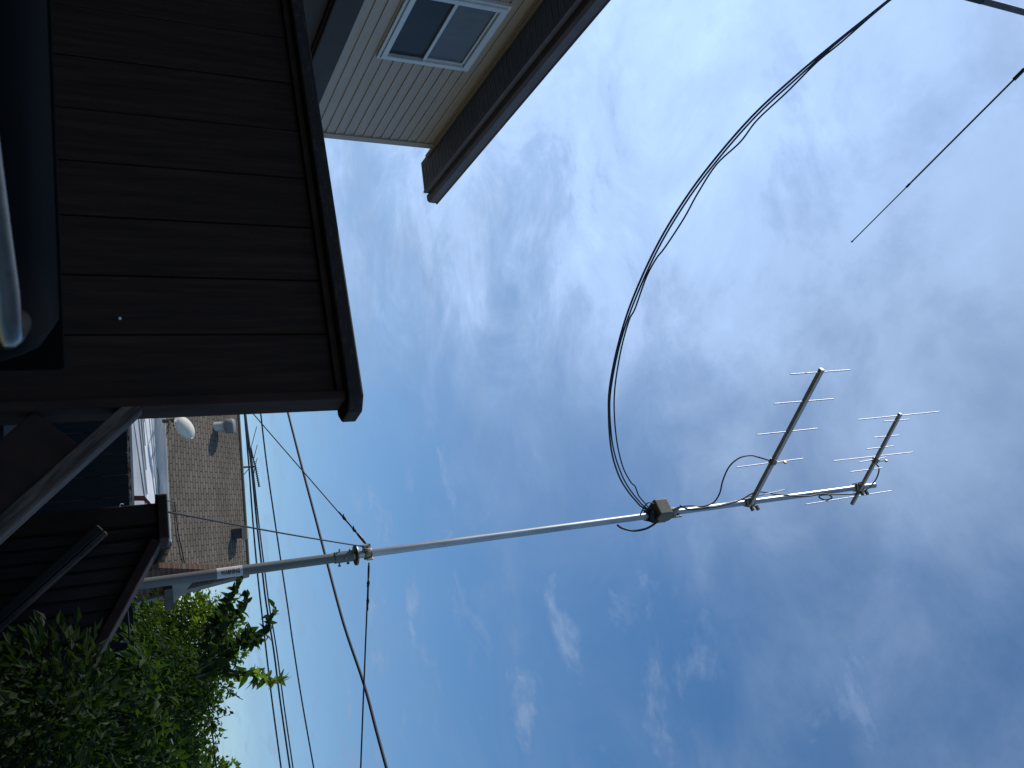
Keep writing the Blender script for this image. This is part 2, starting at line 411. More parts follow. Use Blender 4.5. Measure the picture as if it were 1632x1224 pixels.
# far screen and its stair part --------------------------------------
ul, _ = onv(225, 809, VF); uk, zk = onv(263, 860, VF); zt2 = onv(250, 830, VF)[1]
q1 = onv(250, 862, VF); q2 = onv(172, 1005, VF)
sd = (D(q2[0], VF, q2[1]) - D(q1[0], VF, q1[1])).normalized()
end_u = onv(60, 1085, VF)[0]
slope = sd.z / sd.dot(du)
t = thing('stair_screen', D(uk, VF, 0), 'farther dark slatted stair screen with a sloping cap and inner handrail, below the antenna mast', 'screen')
m = MB(); w = 0.048; uu = ul + 0.075
zc_ = lambda u: zt2 if u < uk else zt2 - 0.02 + slope * (u - uk)
while uu < end_u - w:
    z1 = zc_(uu) + 0.004; z2 = zc_(uu + w - 0.012) + 0.004; zb = max(0.04, min(z1, FLOOR + slope * max(0, uu - uk) - 0.15))
    if z1 > zb + 0.06:
        sh = rnd.uniform(0, 0.006)
        P = [D(uu, VF + sh, zb), D(uu + w - 0.012, VF + sh, zb), D(uu + w - 0.012, VF + sh, z2), D(uu, VF + sh, z1)]
        m.slab(P, dv * 0.018)
    uu += w
m.build('slat_panel', MAT['slat'], t)
m = MB()
m.slab([D(ul + 0.02, VF + 0.03, 0.45), D(uk, VF + 0.03, 0.45), D(uk, VF + 0.03, zt2 - 0.002), D(ul + 0.02, VF + 0.03, zt2 - 0.002)], dv * 0.01)
m.slab([D(uk, VF + 0.03, 0.3), D(end_u, VF + 0.03, 0.03), D(end_u, VF + 0.03, max(0.05, zc_(end_u) - 0.001)), D(uk, VF + 0.03, zt2 - 0.02)], dv * 0.01)
m.build('backing', MAT['gap'], t)
MB().obox(D(ul + 0.036, VF + 0.01, (zt2 - 0.002) / 2), du, dv, UP, 0.036, 0.055, (zt2 - 0.002) / 2).build('end_post', MAT['stain_trim'], t, 0.004)
c = MB(); us = ul - 0.055
prof = [(us, VF + 0.03), (us + 0.03, VF - 0.065), (uk + 0.01, VF - 0.065), (uk + 0.01, VF + 0.10), (us + 0.03, VF + 0.10)]
c.slab([D(a_, b_, zt2) for a_, b_ in prof], UP * 0.036)
c.build('cap_rail', MAT['stain_trim'], t, 0.004)
c = MB(); A_ = D(uk + 0.012, VF + 0.0175, zt2 - 0.008); B_ = A_ + sd * ((end_u - uk) / sd.dot(du))
c.bar(A_, B_, dv, 0.165, 0.034); c.build('sloping_cap', MAT['stain_trim'], t, 0.004)
h1 = onv(172, 852, VF - 0.09); h2 = onv(0, 1007, VF - 0.09)
A_ = D(h1[0], VF - 0.09, h1[1]); B_ = D(h2[0], VF - 0.09, h2[1]); d_ = (B_ - A_).normalized(); B_ = A_ + d_ * 1.45
n_ = dv.cross(d_); n_ = n_ if n_.z > 0 else -n_
rail_local('handrail', A_ - n_ * 0.034, B_ - n_ * 0.034, 0.03, 0.03, MAT['gap'], t)
rail_local('handrail_edge', A_ - n_ * 0.008 - dv * 0.002, B_ - n_ * 0.008 - dv * 0.002, 0.016, 0.03, MAT['worn'], t)
hk = MB(); hp = lambda x, y: hit(x, y, D(0, VF - 0.06, 0), dv)
hk.tube(smooth_path([hp(191, 808), hp(191.5, 804.5), hp(194, 803), hp(196.5, 804)], 5), 0.0022, 6)
hk.build('hook', MAT['white'], t)

# landing and steps
t = thing('deck_landing', D(-0.9, 2.6, 0), 'raised timber landing with steps, hidden low between the two dark stair screens', 'deck')
m = MB()
for k in range(8):
    v0 = VN + 0.10 + k * 0.135
    m.obox(D((u_end - 2.0 + uk) / 2, v0 + 0.06, FLOOR - 0.02), du, dv, UP, (uk - u_end + 2.0) / 2, 0.063, 0.018)
m.build('landing_boards', MAT['deckfloor'], t, 0.003, 1)
for k in range(3):
    MB().obox(D(uk + 0.14 + 0.25 * k, (VN + VF) / 2 + 0.02, FLOOR - 0.14 * (k + 1)), du, dv, UP, 0.13, 0.50, 0.018).build('tread', MAT['deckfloor'], t, 0.003, 1)
for vv in (VN + 0.12, VF - 0.14):
    MB().bar(D(uk, vv, FLOOR - 0.16), D(uk + 0.85, vv, -0.02), UP, 0.16, 0.036).build('stringer', MAT['stain_trim'], t)

# pale slatted thing in the gap
p = hit(33, 688, D(0, 3.05, 0), dv)
t = thing('louvred_vent', p, 'small pale grey slatted panel glimpsed in the dark gap beneath the near handrail', 'vent')
MB().obox(p, du, dv, UP, 0.024, 0.006, 0.05).build('frame', MAT['flat_grey'], t, 0.002)
m = MB()
for k in range(3): m.obox(p + du * (-0.012 + 0.011 * k) - dv * 0.008, (du + UP * 0.6).normalized(), dv, (UP - du * 0.6).normalized(), 0.002, 0.003, 0.03)
m.build('louvre_slots', MAT['gap'], t)

# ------------------------------------------------------------------ back fence
yf = 5.9; zf = aty(204, 740, yf).z
t = thing('board_fence', (2, yf, 0), 'low dark board fence across the yard behind the stair, under the brick bungalow', 'fence')
m = MB(); x = -1.6
while x < 9:
    hh = zf + rnd.uniform(-0.004, 0.004)
    m.obox((x + 0.07, yf + 0.0, hh / 2 + 0.02), (1, 0, 0), (0, 1, 0), UP, 0.068, 0.009, hh / 2 - 0.02); x += 0.14
m.build('boards', MAT['fence'], t)
m = MB()
for zz in (0.4, zf - 0.2): m.obox((3.7, yf + 0.032, zz), (1, 0, 0), (0, 1, 0), UP, 5.2, 0.02, 0.045)
m.build('rails', MAT['fence'], t)

# ------------------------------------------------------------------ barbecue close to the lens
GA = radians(10)
gu = V((cos(GA), sin(GA), 0)); gv = V((-sin(GA), cos(GA), 0))
def G(u, v, z): return gu * u + gv * v + UP * z
def ong(px, py, v):
    p = hit(px, py, G(0, v, 0), gv); return p.dot(gu), p.z
HV = 0.66
pu, pz = ong(31, 527, HV)
lu, lz = ong(88, 565, 0.80)
t = thing('barbecue_grill', G(pu - 0.35, 0.78, 0), 'black barbecue grill with bowed steel lid handle, partly out of frame beside the camera', 'barbecue')
hp = []
for i in range(25):
    k = i / 24; u = pu - 0.025 - 0.66 * k
    hp.append(G(u, HV - 0.055 * sin(pi * k), pz - 0.012 - 0.012 * sin(pi * k)))
pre = [G(pu + 0.004, HV + 0.10, pz - 0.012), G(pu + 0.004, HV + 0.05, pz - 0.012), G(pu + 0.002, HV + 0.02, pz - 0.012), G(pu - 0.006, HV + 0.006, pz - 0.012)]
post = [G(pu - 0.70, HV + 0.02, pz - 0.012), G(pu - 0.705, HV + 0.10, pz - 0.012)]
MB().tube(smooth_path(pre + hp + post, 4), 0.0135, 18).build('handle', MAT['steel'], t)
# lid: rounded profile swept along u, pulled in at the ends
prof = []
v0, v1, zb_ = 0.695, 1.12, lz - 0.30
for i in range(15):
    a_ = pi * i / 14
    cx = -cos(a_); cz = sin(a_)
    e = lambda q: math.copysign(abs(q) ** 0.45, q)
    prof.append((e(cx), e(cz)))
m = MB(); secs = []; L0 = lu - 0.80; L1 = lu
for k, (u, s) in enumerate([(L0, 0.93), (L0 + 0.006, 0.97), (L0 + 0.02, 1.0), (L1 - 0.02, 1.0), (L1 - 0.006, 0.97), (L1, 0.93)]):
    vs = [G(u, (v0 + v1) / 2 + q[0] * (v1 - v0) / 2 * (0.6 + 0.4 * s), zb_ + q[1] * (lz - zb_) * s) for q in prof]
    secs.append(vs)
n = len(prof)
vs = [p for s in secs for p in s]; fs = []
for i in range(len(secs) - 1):
    for j in range(n - 1): fs.append((i * n + j, i * n + j + 1, (i + 1) * n + j + 1, (i + 1) * n + j))
fs += [tuple(range(n))[::-1], tuple((len(secs) - 1) * n + j for j in range(n))]
m.add(vs, fs, True); m.build('lid', MAT['enamel'], t)
bu, bz = ong(104, 590, 1.13)
m = MB(); m.obox(G((bu + L0) / 2, 1.136, (bz + zb_) / 2 - 0.1), gu, gv, UP, (bu - L0) / 2, 0.008, (bz - zb_) / 2 + 0.1); m.build('back_plate', MAT['enamel'], t, 0.004)
MB().obox(G((L0 + L1) / 2, 0.91, zb_ - 0.085), gu, gv, UP, 0.38, 0.20, 0.08).build('firebox', MAT['enamel'], t, 0.02, 3)
for uu in (L0 + 0.05, L1 - 0.05):
    for vv in (0.74, 1.08):
        MB().obox(G(uu, vv, (zb_ - 0.17) / 2), gu, gv, UP, 0.018, 0.018, (zb_ - 0.17) / 2).build('leg', MAT['enamel'], t, 0.003)
MB().obox(G((L0 + L1) / 2, 0.91, 0.2), gu, gv, UP, 0.36, 0.19, 0.01).build('shelf', MAT['enamel'], t)

# ------------------------------------------------------------------ tall house at the left (top of the sideways picture)
HA = radians(12)
hd = V((sin(HA), cos(HA), 0)); hn = V((cos(HA), -sin(HA), 0))     # along the wall (away), out of the wall
P0 = O + ray(600, 224) * 10
def H(s, n_, z): return V((P0.x, P0.y, 0)) + hd * s + hn * n_ + UP * z
def onh(px, py, n_=0.0):
    p = hit(px, py, H(0, n_, 0), hn); return (p - V((P0.x, P0.y, 0))).dot(hd), p.z
zso = onh(685, 238)[1] + 0.03
zsb = onh(505, 148)[1]
t = thing('siding_house', H(-4, 0, 0), 'two storey house with beige vinyl siding and deep dark brown eaves', 'house')
NEAR = -9.0
m = MB(); ch = 0.104; z = zsb - 0.05
while z < zso - 0.005:
    z2 = min(z + ch, zso)
    m.add([H(NEAR, 0.012, z), H(-0.07, 0.012, z), H(-0.07, 0.0, z2), H(NEAR, 0.0, z2)], [(0, 1, 2, 3)])
    m.add([H(NEAR, 0.0, z), H(-0.07, 0.0, z), H(-0.07, 0.012, z), H(NEAR, 0.012, z)], [(0, 1, 2, 3)])
    z += ch
m.build('siding', MAT['siding'], t)
m = MB(); m.slab([H(NEAR, -0.01, 0), H(0, -0.01, 0), H(0, -0.01, zso), H(NEAR, -0.01, zso)], -hn * 6.0); m.build('wall_core', MAT['siding'], t)
MB().obox(H(-0.03, 0.004, (zsb + zso) / 2), hd, hn, UP, 0.05, 0.02, (zso - zsb) / 2 - 0.002).build('corner_board', MAT['corner'], t, 0.003)
# lower dark brown storey band and trim
MB().obox(H(NEAR / 2 + 0.02, 0.055, (zsb - 0.02) / 2), hd, hn, UP, -NEAR / 2 + 0.05, 0.06, (zsb - 0.02) / 2 - 0.02).build('lower_wall', MAT['band'], t)
MB().obox(H(NEAR / 2 + 0.02, 0.13, zsb - 0.13), hd, hn, UP, -NEAR / 2 + 0.07, 0.035, 0.13).build('band_board', MAT['band'], t, 0.01)
MB().obox(H(NEAR / 2 + 0.02, 0.16, zsb - 0.20), hd, hn, UP, -NEAR / 2 + 0.08, 0.05, 0.05).build('lower_gutter', MAT['band'], t, 0.012)
# eave
e1 = atz(676, 305, zso); ov = (e1 - H(0, 0, zso)).dot(hn); so_ = (e1 - H(0, 0, zso)).dot(hd)
m = MB(); s = NEAR
m.slab([H(NEAR, -0.02, zso), H(so_, -0.02, zso), H(so_, ov, zso), H(NEAR, ov, zso)], UP * 0.02); m.build('soffit', MAT['soffit'], t)
m = MB(); s = so_ - 0.05
while s > NEAR:
    m.obox(H(s, ov / 2, zso - 0.003), hd, hn, UP, 0.005, ov / 2 - 0.03, 0.0016)
    m.obox(H(s - 0.05, ov / 2, zso - 0.001), hd, hn, UP, 0.003, ov / 2 - 0.03, 0.0012); s -= 0.10
m.build('soffit_ribs', MAT['soffit'], t)
MB().obox(H((so_ + NEAR) / 2, 0.018, zso - 0.02), hd, hn, UP, (so_ - NEAR) / 2 - 0.25, 0.014, 0.018).build('frieze_trim', MAT['corner'], t, 0.003)
MB().obox(H((so_ + NEAR) / 2, ov + 0.012, zso + 0.085), hd, hn, UP, (so_ - NEAR) / 2, 0.012, 0.095).build('fascia_board', MAT['fascia'], t, 0.002)
gq = [(0.026, 0.05), (0.09, 0.05), (0.115, 0.075), (0.12, 0.16), (0.135, 0.175), (0.026, 0.175)]
m = MB(); m.slab([H(so_ + 0.06, ov + a_, zso + b_) for a_, b_ in gq], -hd * (so_ + 0.06 - NEAR)); m.build('gutter', MAT['fascia'], t)
pit = tan(radians(26))
m = MB(); m.slab([H(NEAR, ov + 0.05, zso + 0.185), H(so_, ov + 0.05, zso + 0.185), H(so_, -3.0, zso + 0.185 + pit * (3.0 + ov)), H(NEAR, -3.0, zso + 0.185 + pit * (3.0 + ov))], UP * 0.03, hd, (UP * pit - hn).normalized())
m.build('roof', MAT['shingle'], t)
m = MB(); m.slab([H(so_ - 0.02, ov, zso + 0.02), H(so_ - 0.02, ov, zso + 0.18), H(so_ - 0.02, -3, zso + 0.18 + pit * (3 + ov)), H(so_ - 0.02, -3, zso + 0.02 + pit * (3 + ov))], hd * 0.02)
m.build('rake_board', MAT['fascia'], t)
# window
wc = [onh(605, 85), onh(742, 105), onh(640, 0), onh(788, 30)]
s1 = (wc[0][0] + wc[1][0]) / 2; s0 = s1 - 0.98; zw0 = wc[0][1]; zw1 = wc[1][1]; sm = (s0 + s1) / 2; zm = (zw0 + zw1) / 2
w_ = thing('window', H(sm, 0, zm), None, None); w_.parent = t; w_.location = H(sm, 0, zm) - t.location
fw_ = 0.05
def wbox(s_a, s_b, z_a, z_b, n0, n1): return MB().obox(H((s_a + s_b) / 2, (n0 + n1) / 2, (z_a + z_b) / 2), hd, hn, UP, (s_b - s_a) / 2, (n1 - n0) / 2, (z_b - z_a) / 2)
m = MB()
for q in ((s0, s1, zw0, zw0 + fw_), (s0, s1, zw1 - fw_, zw1), (s0, s0 + fw_, zw0 + fw_, zw1 - fw_), (s1 - fw_, s1, zw0 + fw_, zw1 - fw_)):
    m.obox(H((q[0] + q[1]) / 2, 0.03, (q[2] + q[3]) / 2), hd, hn, UP, (q[1] - q[0]) / 2, 0.03, (q[3] - q[2]) / 2)
for q in ((s0 - 0.03, s1 + 0.03, zw0 - 0.03, zw0), (s0 - 0.03, s1 + 0.03, zw1, zw1 + 0.03), (s0 - 0.03, s0, zw0, zw1), (s1, s1 + 0.03, zw0, zw1)):
    m.obox(H((q[0] + q[1]) / 2, 0.021, (q[2] + q[3]) / 2), hd, hn, UP, (q[1] - q[0]) / 2, 0.02, (q[3] - q[2]) / 2)
fr = m.build('frame', MAT['wframe'], w_, 0.004)
zs = zm - 0.02
m = MB(); m.obox(H(sm, 0.026, zs), hd, hn, UP, (s1 - s0) / 2 - fw_, 0.018, 0.016)
for q in ((s0 + fw_, s0 + fw_ + 0.022), (s1 - fw_ - 0.022, s1 - fw_)):
    m.obox(H((q[0] + q[1]) / 2, 0.022, (zs + zw1 - fw_) / 2), hd, hn, UP, 0.011, 0.012, (zw1 - fw_ - zs) / 2)
m.obox(H(sm, 0.022, zw1 - fw_ - 0.012), hd, hn, UP, (s1 - s0) / 2 - fw_ - .02, 0.012, 0.012)
m.build('sash', MAT['wframe'], w_, 0.003)
m = MB(); m.slab([H(s0 + fw_, 0.0205, zw0 + fw_), H(s1 - fw_, 0.0205, zw0 + fw_), H(s1 - fw_, 0.0205, zw1 - fw_), H(s0 + fw_, 0.0205, zw1 - fw_)], -hn * 0.003); m.build('pane', MAT['pane'], w_)
m = MB(); m.poly([H(s0 + fw_, 0.0142, zw0 + fw_), H(s1 - fw_, 0.0142, zw0 + fw_), H(s1 - fw_, 0.0142, zs), H(s0 + fw_, 0.0142, zs)]); m.build('insect_screen', MAT['curtain_dark'], w_)
m = MB(); m.poly([H(s0 + fw_, 0.0142, zs), H(s1 - fw_, 0.0142, zs), H(s1 - fw_, 0.0142, zw1 - fw_), H(s0 + fw_, 0.0142, zw1 - fw_)]); m.build('blind', MAT['curtain'], w_)

# ------------------------------------------------------------------ brick bungalow beyond the yard
BA = radians(10)
be = V((cos(BA), -sin(BA), 0)); bb = V((sin(BA), cos(BA), 0))
C0 = aty(272, 863, 14.0)                                # eave corner
C0h = V((C0.x, C0.y, 0))
def B(e, b_, z): return C0h + be * e + bb * b_ + UP * z
zE = C0.z; PIT = radians(33)
rn = (UP * cos(PIT) - bb * sin(PIT))                   # roof plane normal
rup = (bb * cos(PIT) + UP * sin(PIT))
def onroof(px, py, off=0.0): return hit(px, py, C0 + rn * off, rn)
t = thing('brick_bungalow', B(-3, 0, 0), 'low bungalow with brown shingle roof, white gutter and brick gable behind the mast', 'bungalow')
rl = onroof(376, 665); rr = onroof(396, 913); br = onroof(256, 908); cr = onroof(274, 868)
LFT = -9.0
el = C0 + be * LFT
hgt = (rr - C0).dot(rup)
rdl = el + rup * ((rl - C0).dot(rup) + ((rl - C0).dot(rup) - hgt) * 1.0 * 0)
rdl = C0 + be * LFT + rup * ((rl - C0).dot(rup))
m = MB(); m.slab([el, C0, cr, br, rr, rdl], -rn * 0.06, be, rup); m.build('roof', MAT['shingle'], t)
# rear slope of the roof
m = MB(); back = (bb * cos(PIT) - UP * sin(PIT))
m.slab([rdl, rr, rr + back * hgt, rdl + back * hgt], -UP * 0.05, be, back); m.build('rear_roof', MAT['shingle'], t)
rc = MB(); rc.tube([rdl, rr], 0.035, 8); rc.build('ridge_cap', MAT['shingle'], t)
# fascia, gutter, soffit, walls: heights read along the front
def onfront(px, py, b_): return hit(px, py, B(0, b_, 0), bb)
zg0 = onfront(252, 790, -0.10).z
m = MB(); m.obox(B(LFT / 2, -0.06, (zg0 + zE) / 2 - 0.01), be, bb, UP, -LFT / 2, 0.055, (zE - zg0) / 2 + 0.01); m.build('gutter', MAT['white'], t, 0.02)
m = MB(); m.obox(B(LFT / 2, -0.075, (zg0 + zE) / 2 + 0.06), be, bb, UP, -LFT / 2, 0.075, 0.012); m.build('gutter_lip', MAT['white'], t)
# white lean-to porch roof, pitched to catch sun; shade painted into its lower half
def porch(x0, x1, b0_, b1_, off):
    p0, p1 = onfront(x0, 790, b0_), onfront(x1, 790, b1_)
    return p0, p1
pa = onfront(214, 790, -1.25); pb = onfront(234, 790, -0.70); pc_ = onfront(250.5, 790, -0.125)
for nm_, q0, q1, mt in (('porch_roof', pa, pb, 'porch_shade'), ('porch_roof', pb, pc_, 'white')):
    b0_ = (q0 - C0h).dot(bb); b1_ = (q1 - C0h).dot(bb)
    m = MB(); m.slab([B(LFT, b0_, q0.z), B(-0.12, b0_, q0.z), B(-0.12, b1_, q1.z), B(LFT, b1_, q1.z)], UP * -0.03)
    for k in range(6): m.bar(B(-1.95 - 1.2 * k, b0_ + 0.02, q0.z + 0.008), B(-0.35 - 0.36 * k, b1_ - 0.02, q1.z + 0.008), be, 0.02, 0.012)
    m.build(nm_, MAT[mt], t)
ph = onfront(204, 790, -1.2).z
m = MB(); m.obox(B(LFT / 2 - 0.1, -1.17, (pa.z + ph) / 2 - 0.02), be, bb, UP, -LFT / 2, 0.05, (pa.z - ph) / 2 - 0.01); m.build('porch_beam', MAT['peeling'], t)
for k in range(4): MB().obox(B(-0.3 - 2.6 * k, -1.17, (ph - 0.02) / 2), be, bb, UP, 0.05, 0.045, (ph - 0.02) / 2 - 0.012).build('porch_post', MAT['white_trim'], t)
m = MB(); hr = [onfront(x, y, -1.29) for x, y in ((214, 790), (230, 790), (244, 806), (238, 806), (229, 798), (214, 798))]
m.slab(hr, bb * 0.02); m.build('red_frame_trim', MAT['red_trim'], t)
# thin cable drooping along the gutter
m = MB(); m.tube(smooth_path([onfront(x, y, -0.16) for x, y in ((243, 640), (241, 690), (246, 730), (253, 760), (254, 790), (263, 797), (280, 801))], 5), 0.006, 5); m.build('loose_cable', MAT['wire'], t)
# gable end: brick wall splayed back from the eave corner, with white trims
GD = radians(48); gd = V((sin(GD), cos(GD), 0)); gn = V((cos(GD), -sin(GD), 0))
Gp = br + gn * 0.0
def ong2(px, py, o=0.0): return hit(px, py, Gp + gn * o, gn)
m = MB(); gw = [ong2(254, 905, -0.03), ong2(396, 910, -0.03), ong2(397, 917, -0.03), ong2(289, 945, -0.03), ong2(221, 961, -0.03), ong2(190, 955, -0.03), ong2(200, 925, -0.03)]
m.slab(gw, -gn * 0.1, gd, UP); m.build('gable_wall', MAT['brick'], t)
m = MB(); m.slab([ong2(x, y, 0.02) for x, y in ((398, 915), (397, 920), (290, 948), (220, 965), (220, 960), (288, 942))], -gn * 0.14); m.build('rake_trim', MAT['grey_trim'], t)
Cg = C0 + gn * 0.05
def ong3(px, py, o=0.0): return hit(px, py, C0 + gn * o, gn)
m = MB(); m.slab([ong3(x, y) for x, y in ((270, 858), (262, 860), (215, 945), (216, 952), (222, 953))], -gn * 0.03); m.build('cornice_board', MAT['grey_trim'], t)
m = MB(); m.slab([ong3(x, y, 0.06) for x, y in ((274, 864), (269, 861), (220, 956), (224, 960))], -gn * 0.05); m.build('cornice_gutter', MAT['grey_trim'], t)
m = MB(); m.slab([ong2(x, y, 0.02) for x, y in ((274, 926), (306, 925), (277, 958), (274, 958))], gn * 0.05); m.build('dormer_cheek', MAT['grey_trim'], t)
m = MB(); m.slab([ong2(x, y, 0.01) for x, y in ((261, 930), (274, 928), (277, 962), (262, 962))], gn * 0.12); m.build('chimney', MAT['darkmetal'], t)
m = MB(); m.slab([ong3(x, y, -0.02) for x, y in ((216, 950), (223, 952), (218, 985), (214, 985))], -gn * 0.05); m.build('downspout', MAT['grey_trim'], t)
m = MB(); m.tube([onroof(278, 800, 0.02), onroof(284, 850, 0.02), onroof(297, 911, 0.02)], 0.010, 5); m.build('roof_cable', MAT['wire'], t)
# body of the house behind the visible faces
m = MB(); m.slab([B(LFT, 0.42, 0), B(-0.7, 0.42, 0), B(-0.7, 0.42, zE - 0.1), B(LFT, 0.42, zE - 0.1)], bb * 4.6); m.build('wall', MAT['brick'], t)

# things on that roof
def dish():
    c = onroof(299, 681, 0.42); base = onroof(274, 671, 0.03)
    t = thing('satellite_dish', base, 'cream satellite dish on a dark bracket at the edge of the shingle roof', 'satellite dish')
    ax = (V((0.05, -1, 0.95))).normalized(); e1 = V((1, 0.08, 0)); e1 = (e1 - e1.dot(ax) * ax).normalized(); e2 = ax.cross(e1)
    rot = radians(-40)
    f1 = e1 * cos(rot) + e2 * sin(rot); f2 = ax.cross(f1)
    m = MB(); vs = []; fs = []; n = 28; rings = 6
    for s in (0, 1):
        for i in range(rings + 1):
            r = i / rings
            for j in range(n):
                a = 2 * pi * j / n
                vs.append(c + f1 * (0.145 * r * cos(a)) + f2 * (0.265 * r * sin(a)) + ax * (-0.06 * r * r + 0.012 * s))
    o = (rings + 1) * n
    for s in (0, 1):
        for i in range(rings):
            for j in range(n):
                q = (s * o + i * n + j, s * o + i * n + (j + 1) % n, s * o + (i + 1) * n + (j + 1) % n, s * o + (i + 1) * n + j)
                fs.append(q if s == 1 else q[::-1])
    for j in range(n): fs.append((rings * n + j, rings * n + (j + 1) % n, o + rings * n + (j + 1) % n, o + rings * n + j))
    m.add(vs, fs, True); m.build('reflector', MAT['cream'], t)
    m = MB(); m.tube(smooth_path([base, base + UP * 0.1 - bb * 0.1, c - ax * 0.06], 4), 0.022, 8)
    m.tube([base + UP * 0.02 + be * 0.07, c - ax * 0.08], 0.014, 6)
    m.obox(c - ax * 0.05, f1, f2, ax, 0.06, 0.08, 0.03); m.build('bracket', MAT['darkmetal'], t)
    a = c - f2 * 0.24 - ax * 0.06; b = c - ax * 0.36 - f2 * 0.16
    m = MB(); m.tube([a, b], 0.012, 6); m.tube([b, b + ax * 0.09], 0.03, 8); m.build('feed_arm', MAT['darkmetal'], t)
dish()
p = onroof(344, 680, 0.0); t = thing('roof_vent', p, 'round pale mushroom vent cap near the ridge of the shingle roof', 'roof vent')
MB().lathe(p - UP * 0.1, UP, [(0.085, 0), (0.085, 0.30)], 20).build('pipe', MAT['white_trim'], t)
MB().lathe(p + UP * 0.16, V((0, -0.35, 1)), [(0.09, 0.0), (0.13, 0.01), (0.135, 0.13), (0.115, 0.16), (0.04, 0.172)], 24).build('cap', MAT['flat_grey'], t, 0.005)
p = onroof(373, 851, 0.0); t = thing('roof_vent', p, 'small square brown box vent near the ridge of the shingle roof', 'roof vent')
MB().obox(p + UP * 0.05, be, bb, UP, 0.09, 0.09, 0.10).build('base', MAT['darkmetal'], t)
MB().obox(p + UP * 0.19 - bb * 0.02, be, (bb + UP * 0.25).normalized(), (UP - bb * 0.25).normalized(), 0.12, 0.11, 0.05).build('hood', MAT['corner'], t, 0.008)

# television antenna above the ridge
ya = rr.y + 1.2
t = thing('television_antenna', aty(383, 745, ya), 'spindly television antenna standing on the far side of the bungalow roof', 'antenna')
Q = lambda x, y, d=0: aty(x, y, ya + d)
MB().tube([Q(340, 748), Q(407, 743.5)], 0.018, 6).build('pole', MAT['wire'], t)
MB().tube([Q(400, 714), Q(404, 733), Q(407, 743.5), Q(413, 776)], 0.014, 6).build('boom', MAT['wire'], t)
for i, (x0, y0, x1, y1) in enumerate([(400, 714, 409, 680), (404, 733, 410, 709), (407, 741, 410, 730), (399, 744, 386, 760), (406, 747, 404, 758), (404, 733, 401, 726)]):
    MB().tube([Q(x0, y0), Q(x1, y1, 0.3)], 0.008, 5).build('element', MAT['wire'], t)
for k in range(13):
    f_ = k / 12; x = 405 + 8 * f_; y = 736 + 39 * f_
    MB().tube([Q(x - 2.0, y + 0.6), Q(x + 2.2, y - 0.6)], 0.009, 5).build('director', MAT['wire'], t)

# ------------------------------------------------------------------ the antenna mast
YM = 5.3
m0 = aty(268, 925, YM); m1 = aty(1394, 773.5, YM)
md = (m1 - m0).normalized()
base = m0 - md * (m0.z / md.z)
def onmast(px):                                         # point of the mast seen at image column px
    lo, hi = 0.0, (m1 - base).length + 1
    for _ in range(50):
        k = (lo + hi) / 2; p = base + md * k; c = p - O
        x = CX + F * c.dot(right) / c.dot(fwd)
        if x < px: lo = k
        else: hi = k
    return base + md * lo
t = thing('antenna_mast', base, 'tall slim galvanised steel mast rising behind the stair screen, with a warning label', 'mast')
pj = onmast(562); pr = onmast(1040)
MB().tube([base, pj], 0.031, 24).build('lower_tube', MAT['galv_dull'], t)
MB().tube([pj - md * 0.01, pr], 0.0255, 24).build('upper_tube', MAT['galv'], t)
MB().tube([onmast(1060), m1], 0.0225, 24).build('top_tube', MAT['galv'], t)
MB().lathe(onmast(567), md, [(0.03, -0.006), (0.066, -0.006), (0.066, 0.006), (0.03, 0.006)], 24).build('stop_ring', MAT['zinc'], t)
m = MB(); rg = onmast(586)
m.lathe(rg, md, [(0.027, -0.022), (0.04, -0.022), (0.04, 0.022), (0.027, 0.022)], 20)
for k in range(3):
    a_ = radians(60 + 120 * k); d_ = V((cos(a_), sin(a_), 0)); m.obox(rg + d_ * 0.045, d_, UP, d_.cross(UP), 0.018, 0.02, 0.005)
m.build('guy_ring', MAT['zinc'], t, 0.002)
m = MB()
for pp, ang in ((541, 0.3), (548, 1.6), (556, 0.9)):
    q = onmast(pp); d_ = V((cos(ang), sin(ang) * 0.4, 0)).normalized(); m.tube([q - d_ * 0.055, q + d_ * 0.055], 0.005, 6)
    m.tube([q + d_ * 0.052, q + d_ * 0.06], 0.01, 6)
m.build('clamp_bolts', MAT['zinc'], t)
MB().tube([onmast(533), onmast(561)], 0.0365, 24).build('collar', MAT['galv_dull'], t)
# label wrapped round the lower tube
l0, l1 = onmast(345), onmast(386)
view = (O - (l0 + l1) / 2); view = (view - view.dot(md) * md).normalized(); side = md.cross(view)
def wrap(arc, k, r): return l0 + md * k + (view * cos(arc) + side * sin(arc)) * r
L_ = (l1 - l0).length
m = MB(); n = 14; vs = []; fs = []
for i in range(n + 1):
    a_ = -1.55 + 3.1 * i / n
    vs += [wrap(a_, 0, 0.0318), wrap(a_, L_, 0.0318)]
for i in range(n): fs.append((2 * i, 2 * i + 1, 2 * i + 3, 2 * i + 2))
m.add(vs, fs, True); lab = m.build('warning_label', MAT['sticker'], t)
cu = bpy.data.curves.new('words', 'FONT'); cu.body = 'WARNING'; cu.align_x = 'CENTER'; cu.align_y = 'CENTER'; cu.size = 0.034; cu.resolution_u = 2; cu.offset = 0.0012
to = bpy.data.objects.new('words', cu); COL.objects.link(to); bpy.context.view_layer.update()
tm = bpy.data.meshes.new_from_object(to.evaluated_get(bpy.context.evaluated_depsgraph_get()))
bpy.data.objects.remove(to)
vx = [v.co.copy() for v in tm.vertices]; wd = max(v.x for v in vx) - min(v.x for v in vx); ks = L_ * 0.74 / wd
# letters read up the mast, their tops towards the viewer's left
updir = -1 if side.x > 0 else 1
mm = MB(); mm.add([wrap(updir * v.y / 0.0322, L_ * 0.52 + v.x * ks, 0.0352) for v in vx], [tuple(pl.vertices) for pl in tm.polygons])
mm.build('lettering', MAT['ink'], lab)

